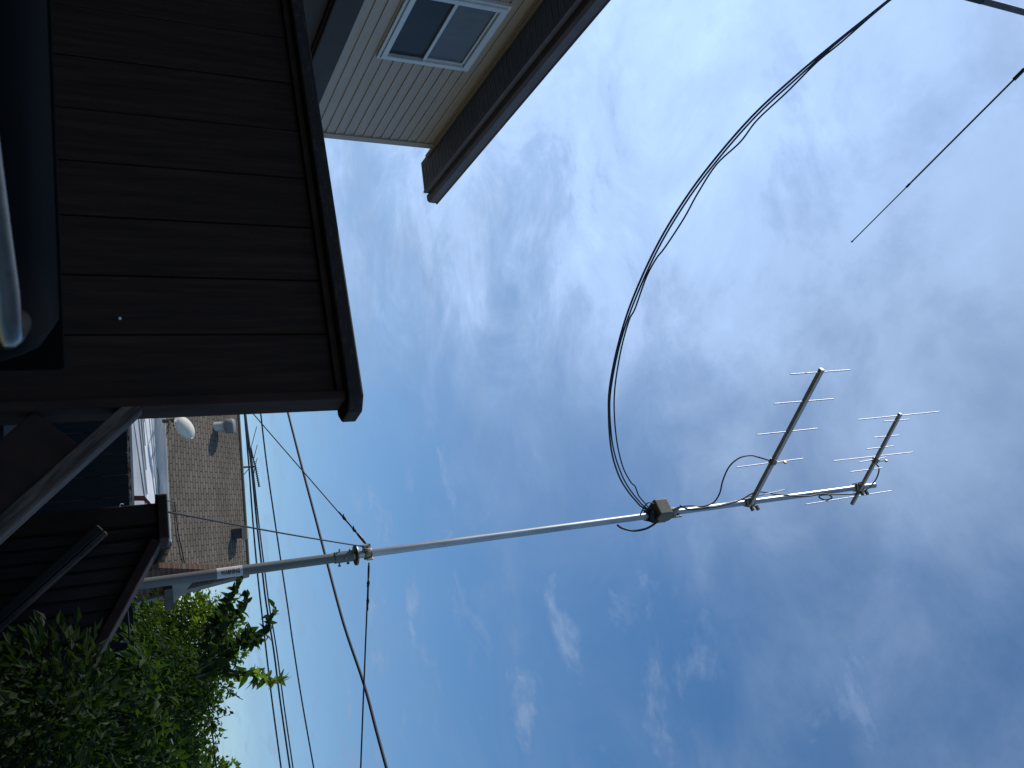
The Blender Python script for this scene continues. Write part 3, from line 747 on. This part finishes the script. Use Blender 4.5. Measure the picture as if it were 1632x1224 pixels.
# guy ropes
def rope(label, pts, r=0.006, knots=(), group='guy ropes steadying the mast'):
    A_, B_ = V(pts[0]), V(pts[-1])
    path = []
    for i in range(17):
        k = i / 16; path.append(A_.lerp(B_, k) - UP * (0.02 * sin(pi * k)))
    t = thing('guy_rope', A_, label, 'rope', group)
    MB().tube(path, r, 6).build('rope', MAT['rope'], t)
    d = (A_ - B_).normalized(); s = d.cross(UP).normalized()
    if not knots: return
    m = MB(); m.tube([B_, B_ + d * 0.03 + s * 0.013, B_ + d * 0.09 + s * 0.010, B_ + d * 0.11], 0.004, 6)
    m.tube([B_, B_ + d * 0.03 - s * 0.013, B_ + d * 0.09 - s * 0.010, B_ + d * 0.11], 0.004, 6); m.build('shackle', MAT['zinc'], t)
    m = MB()
    for k in knots:
        q = B_ + d * k; m.tube([q - d * 0.02, q, q + d * 0.02], [0.006, 0.011, 0.006], 7)
        m.tube([q, q - s * 0.025 + d * 0.02], 0.004, 5)
    m.tube([B_ + d * knots[0], B_ + d * (knots[-1] + 0.06)], 0.0055, 6); m.build('knot', MAT['rope'], t)
rgp = lambda k: rg + V((cos(radians(k)), sin(radians(k)), 0)) * 0.06
g1a = hit(392, 650, D(0, 4.4, 0), dv)
gd1 = (hit(380, 636, (0, 6.2, 0), (0, 1, 0)))
rope('dark guy rope slanting down from the mast and vanishing behind the tall screen', [rg + (gd1 - rg) * max(1.0, min(4.0, (rg.z - 0.6) / max(0.01, rg.z - gd1.z))), rgp(160)], 0.0042, (0.13, 0.24))
g2 = hit(263, 815, D(0, VF + 0.02, 0), dv)
rope('dark guy rope slanting from the mast down to the end of the far screen cap', [g2, rgp(220)], 0.0040, (0.12,))
g3 = hit(576, 1260, (0, 5.0, 0), (0, 1, 0))
rope('dark guy rope running level from the mast out of the right of the yard', [rg + (g3 - rg) * 3.2, rgp(-20)], 0.0052, (0.13, 0.24))

# rotator ------------------------------------------------------------
rb = onmast(1040); bc = rb - V((0.03, 0.02, 0))
t = thing('antenna_rotator', rb, 'boxy olive grey antenna rotator clamped partway up the steel mast', 'rotator')
b0 = V((sin(radians(40)), cos(radians(40)), 0)); b1 = V((cos(radians(40)), -sin(radians(40)), 0))
m = MB(); m.obox(bc + md * 0.055, b0, b1, UP, 0.070, 0.070, 0.062); m.build('housing', MAT['rotor'], t, 0.012, 3)
m = MB(); m.lathe(rb + md * 0.11, md, [(0.055, 0), (0.06, 0.02), (0.05, 0.045), (0.036, 0.05)], 20); m.build('turning_head', MAT['rotor'], t)
m = MB(); cl = rb + md * 0.19
for s in (-1, 1):
    m.obox(cl + V((0.03 * s, -0.012 * s, 0)), V((1, 0, 0)), V((0, 1, 0)), UP, 0.007, 0.03, 0.06)
m.obox(cl, (1, 0, 0), (0, 1, 0), UP, 0.03, 0.034, 0.018); m.build('clamp', MAT['zinc'], t, 0.003)
m = MB(); lo_ = rb - md * 0.03
m.obox(lo_, (1, 0, 0), (0, 1, 0), UP, 0.042, 0.042, 0.022)
for s in (-1, 1):
    m.tube([lo_ + V((0.036 * s, -0.07, -0.02)), lo_ + V((0.036 * s, 0.05, -0.02))], 0.005, 6); m.tube([lo_ + V((0.036 * s, -0.075, -0.02)), lo_ + V((0.036 * s, -0.06, -0.02))], 0.011, 6)
m.build('mounting_bolts', MAT['darkmetal'], t)

# yagi antennas --------------------------------------------------------
def yagi(label, clamp_px, tip, tail, els, boom_r, el_r, feed_at, square=True):
    cpt = onmast(clamp_px) - V((0.02, 0.045, 0)); z = cpt.z
    A_ = atz(*tip, z)
    d = (A_ - cpt); d.z = 0; d.normalize()
    B_ = cpt - d * 0.03 if tail is None else cpt + d * (atz(*tail, z) - cpt).dot(d)
    t = thing('yagi_antenna', cpt, label, 'antenna', 'directional antennas on the mast')
    side = d.cross(UP)
    m = MB()
    if square: m.bar(B_, A_, UP, boom_r * 2, boom_r * 2)
    else: m.tube([B_, A_], boom_r, 12)
    m.build('boom', MAT['boom'], t, 0.002)
    pn = d.cross(UP)
    Lb = (A_ - B_).length
    bn = (O - A_); pl_n = side
    axis = (md * 0.75 + UP * 0.25).normalized()
    for (x0, y0, x1, y1) in els:
        p0 = hit(x0, y0, cpt, pl_n); p1 = hit(x1, y1, cpt, pl_n)
        L = (p1 - p0).length; c = (p0 + p1) / 2
        k = max((B_ - cpt).dot(d), min((A_ - cpt).dot(d), (c - cpt).dot(d))); c2 = cpt + d * k + UP * ((c - cpt).z * 0.6)
        dd = (p1 - p0).normalized()
        if abs(dd.z) < 0.9: dd = (dd * 0.5 + axis).normalized()
        MB().tube([c2 - dd * L / 2, c2 + dd * L / 2], el_r, 8).build('element', MAT['alu'], t)
    fp = cpt + d * ((hit(*feed_at, cpt, pl_n) - cpt).dot(d))
    m = MB(); m.obox(fp, d, side, UP, 0.022, 0.022, 0.022); m.obox(fp + UP * 0.11 - side * 0.02, d, side, UP, 0.008, 0.012, 0.012)
    m.tube([fp - side * 0.02 + UP * 0.0, fp - side * 0.02 + UP * 0.12], 0.004, 6); m.build('feed_point', MAT['zinc'], t, 0.003)
    m = MB(); mc = onmast(clamp_px)
    m.obox((cpt + mc) / 2, (1, 0, 0), (0, 1, 0), UP, 0.034, 0.012, 0.045)
    for s in (-1, 1):
        zz = UP * (0.028 * s)
        m.tube([cpt + zz + V((-0.035, -0.02, 0)), mc + zz + V((-0.03, 0.03, 0)), mc + zz + V((0.03, 0.03, 0)), cpt + zz + V((0.05, -0.02, 0))], 0.006, 6)
        m.tube([cpt + zz + V((0.045, -0.015, 0)), cpt + zz + V((0.075, -0.035, 0))], 0.016, 8)
    m.build('clamp', MAT['zinc'], t, 0.002)
    return t, fp
y1, f1 = yagi('five element antenna on a dark boom, lower of the two on the mast', 1193, (1310, 588), None,
   [(1261, 596.5, 1355.5, 589.6), (1233.7, 643.5, 1329, 635.7), (1205.5, 693, 1302, 683), (1172, 745, 1278, 731), (1140, 806, 1248, 781)], 0.0165, 0.0045, (1217, 737))
y2, f2 = yagi('antenna with mixed long and short rods, at the very top of the mast', 1367, (1435, 659), (1347, 794),
   [(1367, 669, 1497, 656), (1408.7, 671.7, 1448.6, 668.5), (1391.5, 697.5, 1432, 693.8), (1378.8, 716, 1421.7, 711), (1325, 735, 1452, 721), (1366, 737, 1409, 729), (1351, 752.6, 1402, 746), (1278, 804.5, 1415.6, 782.7)], 0.0135, 0.0042, (1389, 734))

# feed cables ----------------------------------------------------------
YC = YM - 0.06
def cable(label, px, y, r, mat='rubber', k=5, name='coax_cable', group=None, cat='cable'):
    o = MB().tube(smooth_path([aty(a, b, y) for a, b in px], k), r, 7).build(name, MAT[mat]); return tag(o, label, cat, group)
def fcable(label, first, px, r):
    pts = [first] + [aty(a, b, YC + rnd.uniform(-0.01, 0.01)) for a, b in px]
    return tag(MB().tube(smooth_path(pts, 6), r, 7).build('coax_cable', MAT['rubber']), label, 'cable', 'feed cables on the mast')
fcable('black feed cable arching from the lower antenna down to the rotator', f1,
  [(1210, 729), (1196, 726), (1178, 730), (1162, 744), (1152, 766), (1147, 786), (1137, 801), (1120, 807), (1100, 806), (1084, 808), (1075, 812), (1066, 822)], 0.0062)
fcable('black feed cable curling from the topmost antenna along the mast top', f2,
  [(1396, 739), (1401, 747), (1396, 764), (1380, 781), (1363, 787), (1335, 788), (1310, 789), (1306, 793), (1316, 797), (1326, 793), (1318, 788), (1303, 788), (1285, 791), (1238, 788), (1206, 784), (1180, 797), (1150, 806), (1130, 809), (1100, 812), (1084, 806)], 0.0062)
cable('short black cable sagging in a loop below the rotator box', [(984, 837), (992, 842), (1010, 846), (1028, 843), (1040, 837), (1049, 830)], YC, 0.0085, group='feed cables on the mast')
cable('thin black lead curving off the side of the rotator box', [(1020, 822), (1023, 815), (1028, 806), (1034, 801), (1042, 803)], YC, 0.005, group='feed cables on the mast')

# second mast at the left, carrying the horizontal rod
DM = 4.0
mr = ray(1590, 8); hz = V((mr.x, mr.y, 0)).normalized(); mp = hz * DM
r17 = ray(1702, 42); ze = EYE + DM * r17.z / sqrt(r17.x ** 2 + r17.y ** 2)
t = thing('rod_antenna', mp, 'thick grey pole with a long tapering dark rod reaching across the upper sky', 'antenna')
MB().tube([mp, mp + UP * (ze - 0.9)], 0.022, 14).build('pole', MAT['darkmetal'], t)
MB().tube([mp + UP * (ze - 0.93), mp + UP * (ze + 0.05)], [0.020, 0.020], 14).build('pole_sleeve', MAT['sleeve'], t)
ep = mp + UP * ze; tip = atz(1358, 385, ze); k1 = atz(1448, 297, ze); k2 = atz(1622, 122, ze)
ed = (tip - ep).normalized()
P_ = lambda q: ep + ed * (q - ep).dot(ed)
MB().tube([ep, P_(k2)], 0.010, 8).build('rod', MAT['wire'], t)
m = MB(); m.tube([P_(k2), P_(k1)], 0.0068, 8); m.tube([P_(k2) - ed * 0.06, P_(k2) + ed * 0.03], 0.0135, 8); m.build('rod_middle', MAT['wire'], t)
m = MB(); m.tube([P_(k1), tip], 0.0048, 8); m.tube([P_(k1) - ed * 0.02, P_(k1) + ed * 0.02], 0.009, 8); m.tube([tip - ed * 0.01, tip + ed * 0.008], 0.007, 8); m.build('rod_tip', MAT['wire'], t)
MB().obox(ep, ed, UP, ed.cross(UP), 0.09, 0.03, 0.04).build('hub', MAT['darkmetal'], t, 0.005)
m = MB(); m.tube([ep, ep - ed * 2.0], 0.008, 8); m.build('rod', MAT['wire'], t)

# slack bundle of cables from the rotator to that pole
SA = aty(1028, 806, YC)
strandA = [(1020, 806), (1000, 782), (985, 755), (974, 715), (970, 660), (972, 615), (985, 550), (1005, 485), (1040, 405), (1080, 335), (1130, 265), (1198, 186), (1268, 121), (1330, 69), (1385, 25), (1420, -3)]
strandB = [(1022, 803), (1003, 779), (989, 752), (977, 712), (972, 660), (974, 618), (987, 552), (1008, 488), (1043, 408), (1083, 338), (1133, 268), (1203, 187), (1272, 123), (1332, 70), (1387, 25), (1421, -2)]
strandC = [(1026, 800), (1018, 790), (1012, 775), (1005, 768), (992, 742), (982, 695), (979, 632), (988, 566), (1002, 512), (1012, 492), (1030, 442), (1046, 412), (1060, 394), (1090, 348), (1112, 308), (1142, 262), (1180, 226), (1207, 191), (1255, 146), (1302, 99), (1340, 68), (1389, 25), (1423, -3)]
for lb, st, r in (('uppermost black cable of the slack bundle arching from the rotator towards the house', strandA, 0.0066), ('middle black cable of the slack bundle arching from the rotator towards the house', strandB, 0.0056), ('wavy thin cable hanging just under the slack bundle from the rotator', strandC, 0.0052)):
    pts = span_plane(st, SA, mp)
    pts.append(mp + UP * (pts[-1].z + 0.12))
    tag(MB().tube([rb + md * 0.02] + smooth_path(pts, 6), r, 7).build('coax_cable', MAT['rubber']), lb, 'cable', 'slack cables to the house')

# ------------------------------------------------------------------ overhead lines
A_ = O + ray(459, 655) * 11; B_ = O + ray(625, 1250) * 7.5
px = [(425, 420), (440, 540), (452, 630), (459, 658), (471, 705), (484, 755), (504, 830), (521, 895), (548, 995), (580, 1090), (600, 1165), (616, 1224), (627, 1265), (668, 1400), (730, 1580)]
tag(MB().tube(smooth_path(span_plane(px, A_, B_), 5), 0.014, 8).build('service_cable', MAT['wire']), 'thick black service cable sagging across the sky behind the mast', 'cable')
def pline(label, px, y, r): return tag(MB().tube(smooth_path([aty(a, b, y) for a, b in px], 4), r, 6).build('power_line', MAT['wire']), label, 'power line', 'overhead lines behind the yard')
pline('lowest of the overhead lines, nearest the bungalow ridge', [(376, 300), (384, 590), (390, 663), (397, 747), (403, 830), (410, 910), (417, 975), (427, 1061), (434, 1120), (448, 1224), (455, 1275), (530, 1750)], 34, 0.032)
pline('thick overhead line just above the lowest one, left of a close pair', [(376, 300), (385, 590), (391, 663), (401, 747), (409, 830), (418, 910), (424, 960), (436, 1035), (447, 1120), (462, 1224), (470, 1275), (550, 1750)], 34.5, 0.036)
pline('thinner overhead line hugging the thick line above it', [(377, 300), (387, 590), (392, 663), (403, 747), (412, 830), (422, 910), (429, 965), (440, 1030), (452, 1120), (467, 1224), (475, 1275), (556, 1750)], 35, 0.028)
pline('thin single overhead line, highest and apart from the others', [(392, 300), (409, 600), (416, 663), (425, 740), (438, 830), (450, 910), (459, 970), (466, 1020), (480, 1110), (500, 1224), (509, 1275), (600, 1750)], 30, 0.026)
pline('short stretch of thin wire emerging from the treetops low at right', [(318, 1050), (327, 1095), (336, 1150), (345, 1224), (352, 1275)], 16, 0.014)
o = MB().tube([aty(272, 1178, 6.0), aty(278, 1195, 6.0), aty(290, 1240, 6.0)], 0.006, 6).build('wire', MAT['alu']); tag(o, 'pale shiny wire poking out of the leaves at the lower right of the yard', 'wire')
o = MB().tube(smooth_path([aty(198, 930, 5.5), aty(204, 985, 5.5), aty(207, 1040, 5.5), aty(208, 1090, 5.5)], 4), 0.006, 6).build('wire', MAT['wire']); tag(o, 'thin black wire running through the hedge just above the fence top', 'wire')

# ------------------------------------------------------------------ trees and shrubs
def rdir(r): 
    while True:
        v = V((r.uniform(-1, 1), r.uniform(-1, 1), r.uniform(-1, 1)))
        if 0.05 < v.length < 1: return v.normalized()

def crown(name, parent, mat, blobs, nclump, per, L, W, cr, seed, droop=0.3, lo=0.2, hi=0.9, limbs=None, fine=False):
    r = random.Random(seed); m = MB(); tot = sum(b[1][0] * b[1][1] * b[1][2] for b in blobs); cs = []
    for c, rad in blobs:
        k = int(nclump * rad[0] * rad[1] * rad[2] / tot)
        for _ in range(k):
            d = rdir(r); q = r.uniform(0.35, 1.0) ** 0.5
            q *= r.uniform(0.88, 1.10)
            p = V(c) + V((d.x * rad[0], d.y * rad[1], d.z * rad[2])) * q
            if p.z < 0.08: continue
            cs.append((p, d))
            base_t = r.uniform(lo, hi)
            rr_ = cr * r.uniform(0.6, 1.3)
            for _ in range(per):
                dd = rdir(r); pp = p + dd * rr_ * r.uniform(0.2, 1) ** 0.6
                ld = (dd * 0.7 + d * 0.5 + V((0, 0, -droop)) + rdir(r) * 0.5)
                nn = UP * 0.8 + rdir(r) * 0.8
                f = r.uniform(0.65, 1.25)
                (m.leaf_fine if fine else m.leaf)(pp, ld, nn, L * f, W * f, min(1, max(0, base_t + r.uniform(-0.25, 0.25))))
    m.build(name, mat, parent, tint=True)
    return cs

def limbs(parent, base, tops, r0, seed, mat='bark'):
    r = random.Random(seed)
    m = MB(); b = V(base); mid = b + UP * (max(t.z for t in tops) * 0.35) + V((r.uniform(-.1, .1), r.uniform(-.1, .1), 0))
    m.tube(smooth_path([b - UP * 0.05, b.lerp(mid, 0.5) + V((0.03, 0.02, 0)), mid], 4), [r0 * (1 - 0.04 * i) for i in range(9)], 10)
    m.build('trunk', MAT[mat], parent)
    m = MB()
    for t_ in tops:
        q = mid.lerp(t_, 0.5) + V((r.uniform(-.15, .15), r.uniform(-.15, .15), r.uniform(-0.05, .2)))
        path = smooth_path([mid, q, t_], 5); n = len(path)
        m.tube(path, [r0 * 0.55 * (1 - 0.85 * i / (n - 1)) for i in range(n)], 6)
    m.build('branches', MAT[mat], parent)

# broad-leaved bush with shoots against the sky
YB = 6.4
t = thing('broadleaf_tree', (2.75, 7.2, 0), 'leafy green tree with broad leaves and long shoots reaching up past the power lines', 'tree')
cs = crown('crown', t, MAT['leaf_big'], [((2.55, 7.0, 1.15), (1.0, 0.9, 0.95)), ((3.35, 7.0, 1.2), (1.0, 0.9, 0.85)), ((1.95, 6.9, 1.35), (0.45, 0.5, 0.55)), ((2.35, 6.9, 1.75), (0.45, 0.5, 0.36)), ((2.8, 6.9, 1.65), (0.40, 0.5, 0.33))], 1500, 24, 0.062, 0.028, 0.15, 11, 0.9, 0.0, 0.8)
limbs(t, (2.75, 7.2, 0), [c for c, d in cs[::23]], 0.07, 3)
shoots = [
 ([(318, 1022), (335, 1003), (352, 982), (362, 962), (374, 946), (387, 924)], 0),
 ([(330, 1010), (350, 995), (370, 985), (384, 976), (392, 962), (396, 944)], 0),
 ([(318, 1060), (345, 1045), (370, 1032), (398, 1022), (415, 1017), (428, 1000), (436, 968)], 0),
 ([(315, 1068), (345, 1052), (372, 1036), (392, 1020), (400, 1003)], 0),
 ([(310, 1080), (335, 1072), (360, 1066), (385, 1073), (410, 1076), (442, 1084)], 1),
 ([(315, 1050), (338, 1028), (352, 1010), (362, 992)], 0)]
m = MB(); tw = MB(); tipm = MB(); rr2 = random.Random(5)
for px, tipf in shoots:
    path = smooth_path([aty(a, b, YB + 0.06 * i) for i, (a, b) in enumerate(px)], 5); n = len(path)
    tw.tube(path, [0.010 * (1 - 0.75 * i / (n - 1)) for i in range(n)], 6)
    for i in range(3, n):
        big = 1.0 - 0.25 * (i / n)
        for k in range((5 if i > n * 0.62 else 3) if tipf else (2 if i % 2 else 3)):
            d = (path[min(i + 1, n - 1)] - path[i - 1]).normalized()
            sdir = (rdir(rr2) + d * 0.35 + V((0, 0, -0.45))).normalized()
            tipz = tipf and i > n * 0.62
            (tipm if tipz else m).leaf_fine(path[i], sdir if not tipz else (d * 0.9 + rdir(rr2) * 0.9 + V((-0.0, 0, -0.5))), rdir(rr2) + UP * 0.5 - V((0, 0.5, 0)), (0.135 if tipz else 0.098) * big * rr2.uniform(0.75, 1.3), (0.055 if tipz else 0.056) * big * rr2.uniform(0.7, 1.25), rr2.uniform(0.1, 0.9), rr2.uniform(0.1, 0.5))
for i in range(6):
    a_ = aty(352 + 5 * i, 1088 + 3 * i, YB + 0.1); b_ = aty(362 + 5 * i, 1095 + 4 * i, YB + 0.1); tw.tube(smooth_path([a_, (a_ + b_) / 2 - UP * 0.02, b_], 4), 0.003, 5)
m.build('shoot_leaves', MAT['leaf_big'], t, tint=True); tw.build('shoot_stems', MAT['twig'], t); tipm.build('young_leaves', MAT['leaf_tip'], t, tint=True)

# shaded shrub hugging the stair screen
t = thing('shaded_shrub', (1.9, 4.0, 0), 'dark shaded shrub crowding the foot of the farther stair screen', 'shrub')
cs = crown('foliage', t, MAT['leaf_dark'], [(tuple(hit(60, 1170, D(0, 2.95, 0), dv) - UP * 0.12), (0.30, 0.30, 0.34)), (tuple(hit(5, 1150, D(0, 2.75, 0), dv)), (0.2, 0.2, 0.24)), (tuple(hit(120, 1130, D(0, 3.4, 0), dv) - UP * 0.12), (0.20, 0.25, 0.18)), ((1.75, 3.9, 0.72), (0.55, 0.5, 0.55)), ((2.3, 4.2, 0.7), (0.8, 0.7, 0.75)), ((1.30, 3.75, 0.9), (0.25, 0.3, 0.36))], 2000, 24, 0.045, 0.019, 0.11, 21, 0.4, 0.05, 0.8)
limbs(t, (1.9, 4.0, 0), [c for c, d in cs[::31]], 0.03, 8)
# taller leafy stem in front, catching a little light
t = thing('leafy_sapling', (2.05, 5.35, 0), 'slender sapling with pointed green leaves in front of the dark hedge', 'sapling')
cs = crown('foliage', t, MAT['leaf_big'], [((2.12, 5.3, 1.35), (0.34, 0.3, 0.28)), ((1.85, 5.4, 1.5), (0.28, 0.25, 0.2)), ((2.5, 5.3, 1.25), (0.3, 0.3, 0.4)), ((1.6, 5.5, 1.42), (0.22, 0.2, 0.2))], 150, 13, 0.085, 0.034, 0.13, 31, 0.6, 0.2, 0.9, fine=True)
limbs(t, (2.05, 5.35, 0), [c for c, d in cs[::5]], 0.02, 9, 'twig')

def fartree(label, blobs, base, n, seed, r0=0.16):
    t = thing('small_leaved_tree', base, label, 'tree', 'sunlit trees beyond the yard')
    cs = crown('crown', t, MAT['leaf_far'], blobs, n, 30, 0.12, 0.075, 0.26, seed, 0.2, 0.0, 1.0)
    limbs(t, base, [c for c, d in cs[::29]], r0, seed + 1)
fartree('bright small leaved tree directly beside the bungalow gable', [((5.6, 20, 2.4), (1.35, 1.3, 1.75)), ((6.6, 20.5, 2.1), (1.2, 1.2, 1.6)), ((5.4, 20, 3.2), (0.9, 0.9, 0.75)), ((5.0, 20.4, 1.6), (0.8, 0.8, 1.2))], (5.8, 20, 0), 620, 41)
fartree('sunlit small leaved tree at the far right behind the broad leaved tree', [((9.6, 20, 2.1), (1.5, 1.3, 1.9)), ((8.2, 19.5, 2.2), (1.0, 1.1, 1.7)), ((7.6, 19.5, 1.6), (0.9, 1.0, 1.5)), ((11, 20, 1.8), (1.5, 1.3, 1.8))], (9.2, 20, 0), 760, 43)
# red flower bud low in the shrub
p = aty(77, 1195, 4.1); tag(MB().lathe(p, V((0.2, -1, 0.2)), [(0.003, 0), (0.012, 0.006), (0.01, 0.018), (0.003, 0.022)], 10).build('flower', MAT['red_trim']), 'tiny red flower low in the dark shrub', 'flower')

# ------------------------------------------------------------------ daylight
sd_ = V((-0.66, 0.30, 0.69)).normalized()
el = math.asin(sd_.z); az = math.atan2(sd_.x, sd_.y)
sun = bpy.data.lights.new('sun', 'SUN'); sun.energy = 3.6; sun.angle = radians(0.53); sun.color = (1.0, 0.95, 0.87)
so = bpy.data.objects.new('sun', sun); COL.objects.link(so)
so.rotation_euler = (-sd_).to_track_quat('-Z', 'Y').to_euler()

w = bpy.data.worlds.new('World'); sc.world = w; w.use_nodes = True
nt = w.node_tree; N = nt.nodes; Lk = nt.links
bg = N['Background']
sky = N.new('ShaderNodeTexSky'); sky.sky_type = 'NISHITA'; sky.sun_disc = False
sky.sun_elevation = el; sky.sun_rotation = az
sky.air_density = 1.0; sky.dust_density = 0.6; sky.ozone_density = 1.0; sky.altitude = 100
tc = N.new('ShaderNodeTexCoord')
sx = N.new('ShaderNodeSeparateXYZ'); Lk.new(tc.outputs['Generated'], sx.inputs[0])
def math_(op, a, b=None, cl=False):
    n = N.new('ShaderNodeMath'); n.operation = op; n.use_clamp = cl
    for i, q in enumerate((a, b)):
        if q is None: continue
        if isinstance(q, (int, float)): n.inputs[i].default_value = q
        else: Lk.new(q, n.inputs[i])
    return n.outputs[0]
zz = math_('ADD', math_('MAXIMUM', sx.outputs['Z'], 0.0), 0.12)
cx_ = math_('DIVIDE', sx.outputs['X'], zz); cy_ = math_('DIVIDE', sx.outputs['Y'], zz)
cv = N.new('ShaderNodeCombineXYZ'); Lk.new(cx_, cv.inputs[0]); Lk.new(cy_, cv.inputs[1])
def cnoise(scale, det, rough, off, dist=0.0, stretch=(1, 1, 1)):
    mp_ = N.new('ShaderNodeMapping'); mp_.inputs['Location'].default_value = off; mp_.inputs['Scale'].default_value = stretch
    mp_.inputs['Rotation'].default_value = (0, 0, radians(25))
    Lk.new(cv.outputs[0], mp_.inputs[0])
    n = N.new('ShaderNodeTexNoise'); n.inputs['Scale'].default_value = scale; n.inputs['Detail'].default_value = det
    n.inputs['Roughness'].default_value = rough; n.inputs['Distortion'].default_value = dist
    Lk.new(mp_.outputs[0], n.inputs['Vector']); return n.outputs['Fac']
def sstep(x, a, b):
    n = N.new('ShaderNodeMapRange'); n.interpolation_type = 'SMOOTHSTEP'; n.inputs['From Min'].default_value = a; n.inputs['From Max'].default_value = b
    Lk.new(x, n.inputs['Value']); return n.outputs[0]
big = cnoise(1.6, 3, 0.5, (3.2, 1.7, 0))
fin = cnoise(4.2, 9, 0.6, (0.4, 2.1, 0), 0.25)
wis = cnoise(2.2, 8, 0.62, (5.0, 0.3, 0), 0.8, (1, 1.35, 1))
hi_ = sstep(sx.outputs['Z'], 0.30, 0.80)
# thin high veil, thicker overhead; broken puffs inside it
dens = math_('ADD', math_('MULTIPLY', big, 0.55), math_('MULTIPLY', fin, 0.45))
dens = math_('ADD', dens, math_('MULTIPLY', math_('SUBTRACT', hi_, 0.5), 0.22))
puff = sstep(dens, 0.42, 0.72)
veil = math_('MULTIPLY', sstep(wis, 0.33, 0.78), 0.46)
cl = math_('MAXIMUM', puff, veil)
glow0 = N.new('ShaderNodeVectorMath'); glow0.operation = 'DOT_PRODUCT'; glow0.inputs[1].default_value = ray(1230, -160)
Lk.new(tc.outputs['Generated'], glow0.inputs[0])
near = sstep(glow0.outputs['Value'], 0.66, 0.99)
cl = math_('ADD', math_('MULTIPLY', cl, 0.60), math_('MULTIPLY', near, math_('ADD', 0.55, math_('MULTIPLY', fin, 0.2))), True)
# cloud brightness rises towards a chosen spot apart from the sun
sv = N.new('ShaderNodeVectorMath'); sv.operation = 'DOT_PRODUCT'; sv.inputs[1].default_value = ray(1180, -160)
Lk.new(tc.outputs['Generated'], sv.inputs[0])
glow = math_('POWER', math_('MAXIMUM', sv.outputs['Value'], 0.0), 6.0)
br_ = math_('ADD', 3.5, math_('MULTIPLY', glow, 4.6))
br_ = math_('MULTIPLY', br_, math_('ADD', 0.72, math_('MULTIPLY', fin, 0.55)))
# a broad, thin bank of bright haze with ragged wisps through it
hz_ = N.new('ShaderNodeVectorMath'); hz_.operation = 'DOT_PRODUCT'; hz_.inputs[1].default_value = ray(860, 120)
Lk.new(tc.outputs['Generated'], hz_.inputs[0])
bank = sstep(hz_.outputs['Value'], 0.90, 0.995)
rag = cnoise(3.1, 10, 0.66, (1.3, 4.4, 0), 0.6)
rag2 = cnoise(6.5, 10, 0.62, (7.3, 2.4, 0), 0.35)
bankd = math_('MULTIPLY', bank, sstep(rag, 0.30, 0.66))
wispd = math_('MULTIPLY', math_('MULTIPLY', sstep(rag2, 0.46, 0.70), sstep(rag, 0.40, 0.58)), 0.60)
cl = math_('ADD', cl, math_('MULTIPLY', bankd, 0.58), True)
cl = math_('MAXIMUM', cl, math_('MULTIPLY', wispd, 1.0))
br_ = math_('ADD', br_, math_('ADD', math_('MULTIPLY', bankd, 1.5), math_('MULTIPLY', wispd, 1.2)))
cc = N.new('ShaderNodeVectorMath'); cc.operation = 'SCALE'; cc.inputs[0].default_value = (0.62, 0.885, 1.36); Lk.new(br_, cc.inputs['Scale'])
hs = N.new('ShaderNodeHueSaturation'); hs.inputs['Saturation'].default_value = 1.30; hs.inputs['Value'].default_value = 1.34; hs.inputs['Hue'].default_value = 0.5
Lk.new(sky.outputs[0], hs.inputs['Color'])
mix = N.new('ShaderNodeMix'); mix.data_type = 'RGBA'
Lk.new(cl, mix.inputs['Factor']); Lk.new(hs.outputs[0], mix.inputs['A']); Lk.new(cc.outputs[0], mix.inputs['B'])
Lk.new(mix.outputs['Result'], bg.inputs['Color']); bg.inputs['Strength'].default_value = 0.10

sc.view_settings.view_transform = 'Standard'; sc.view_settings.look = 'None'; sc.view_settings.exposure = 0; sc.view_settings.gamma = 1
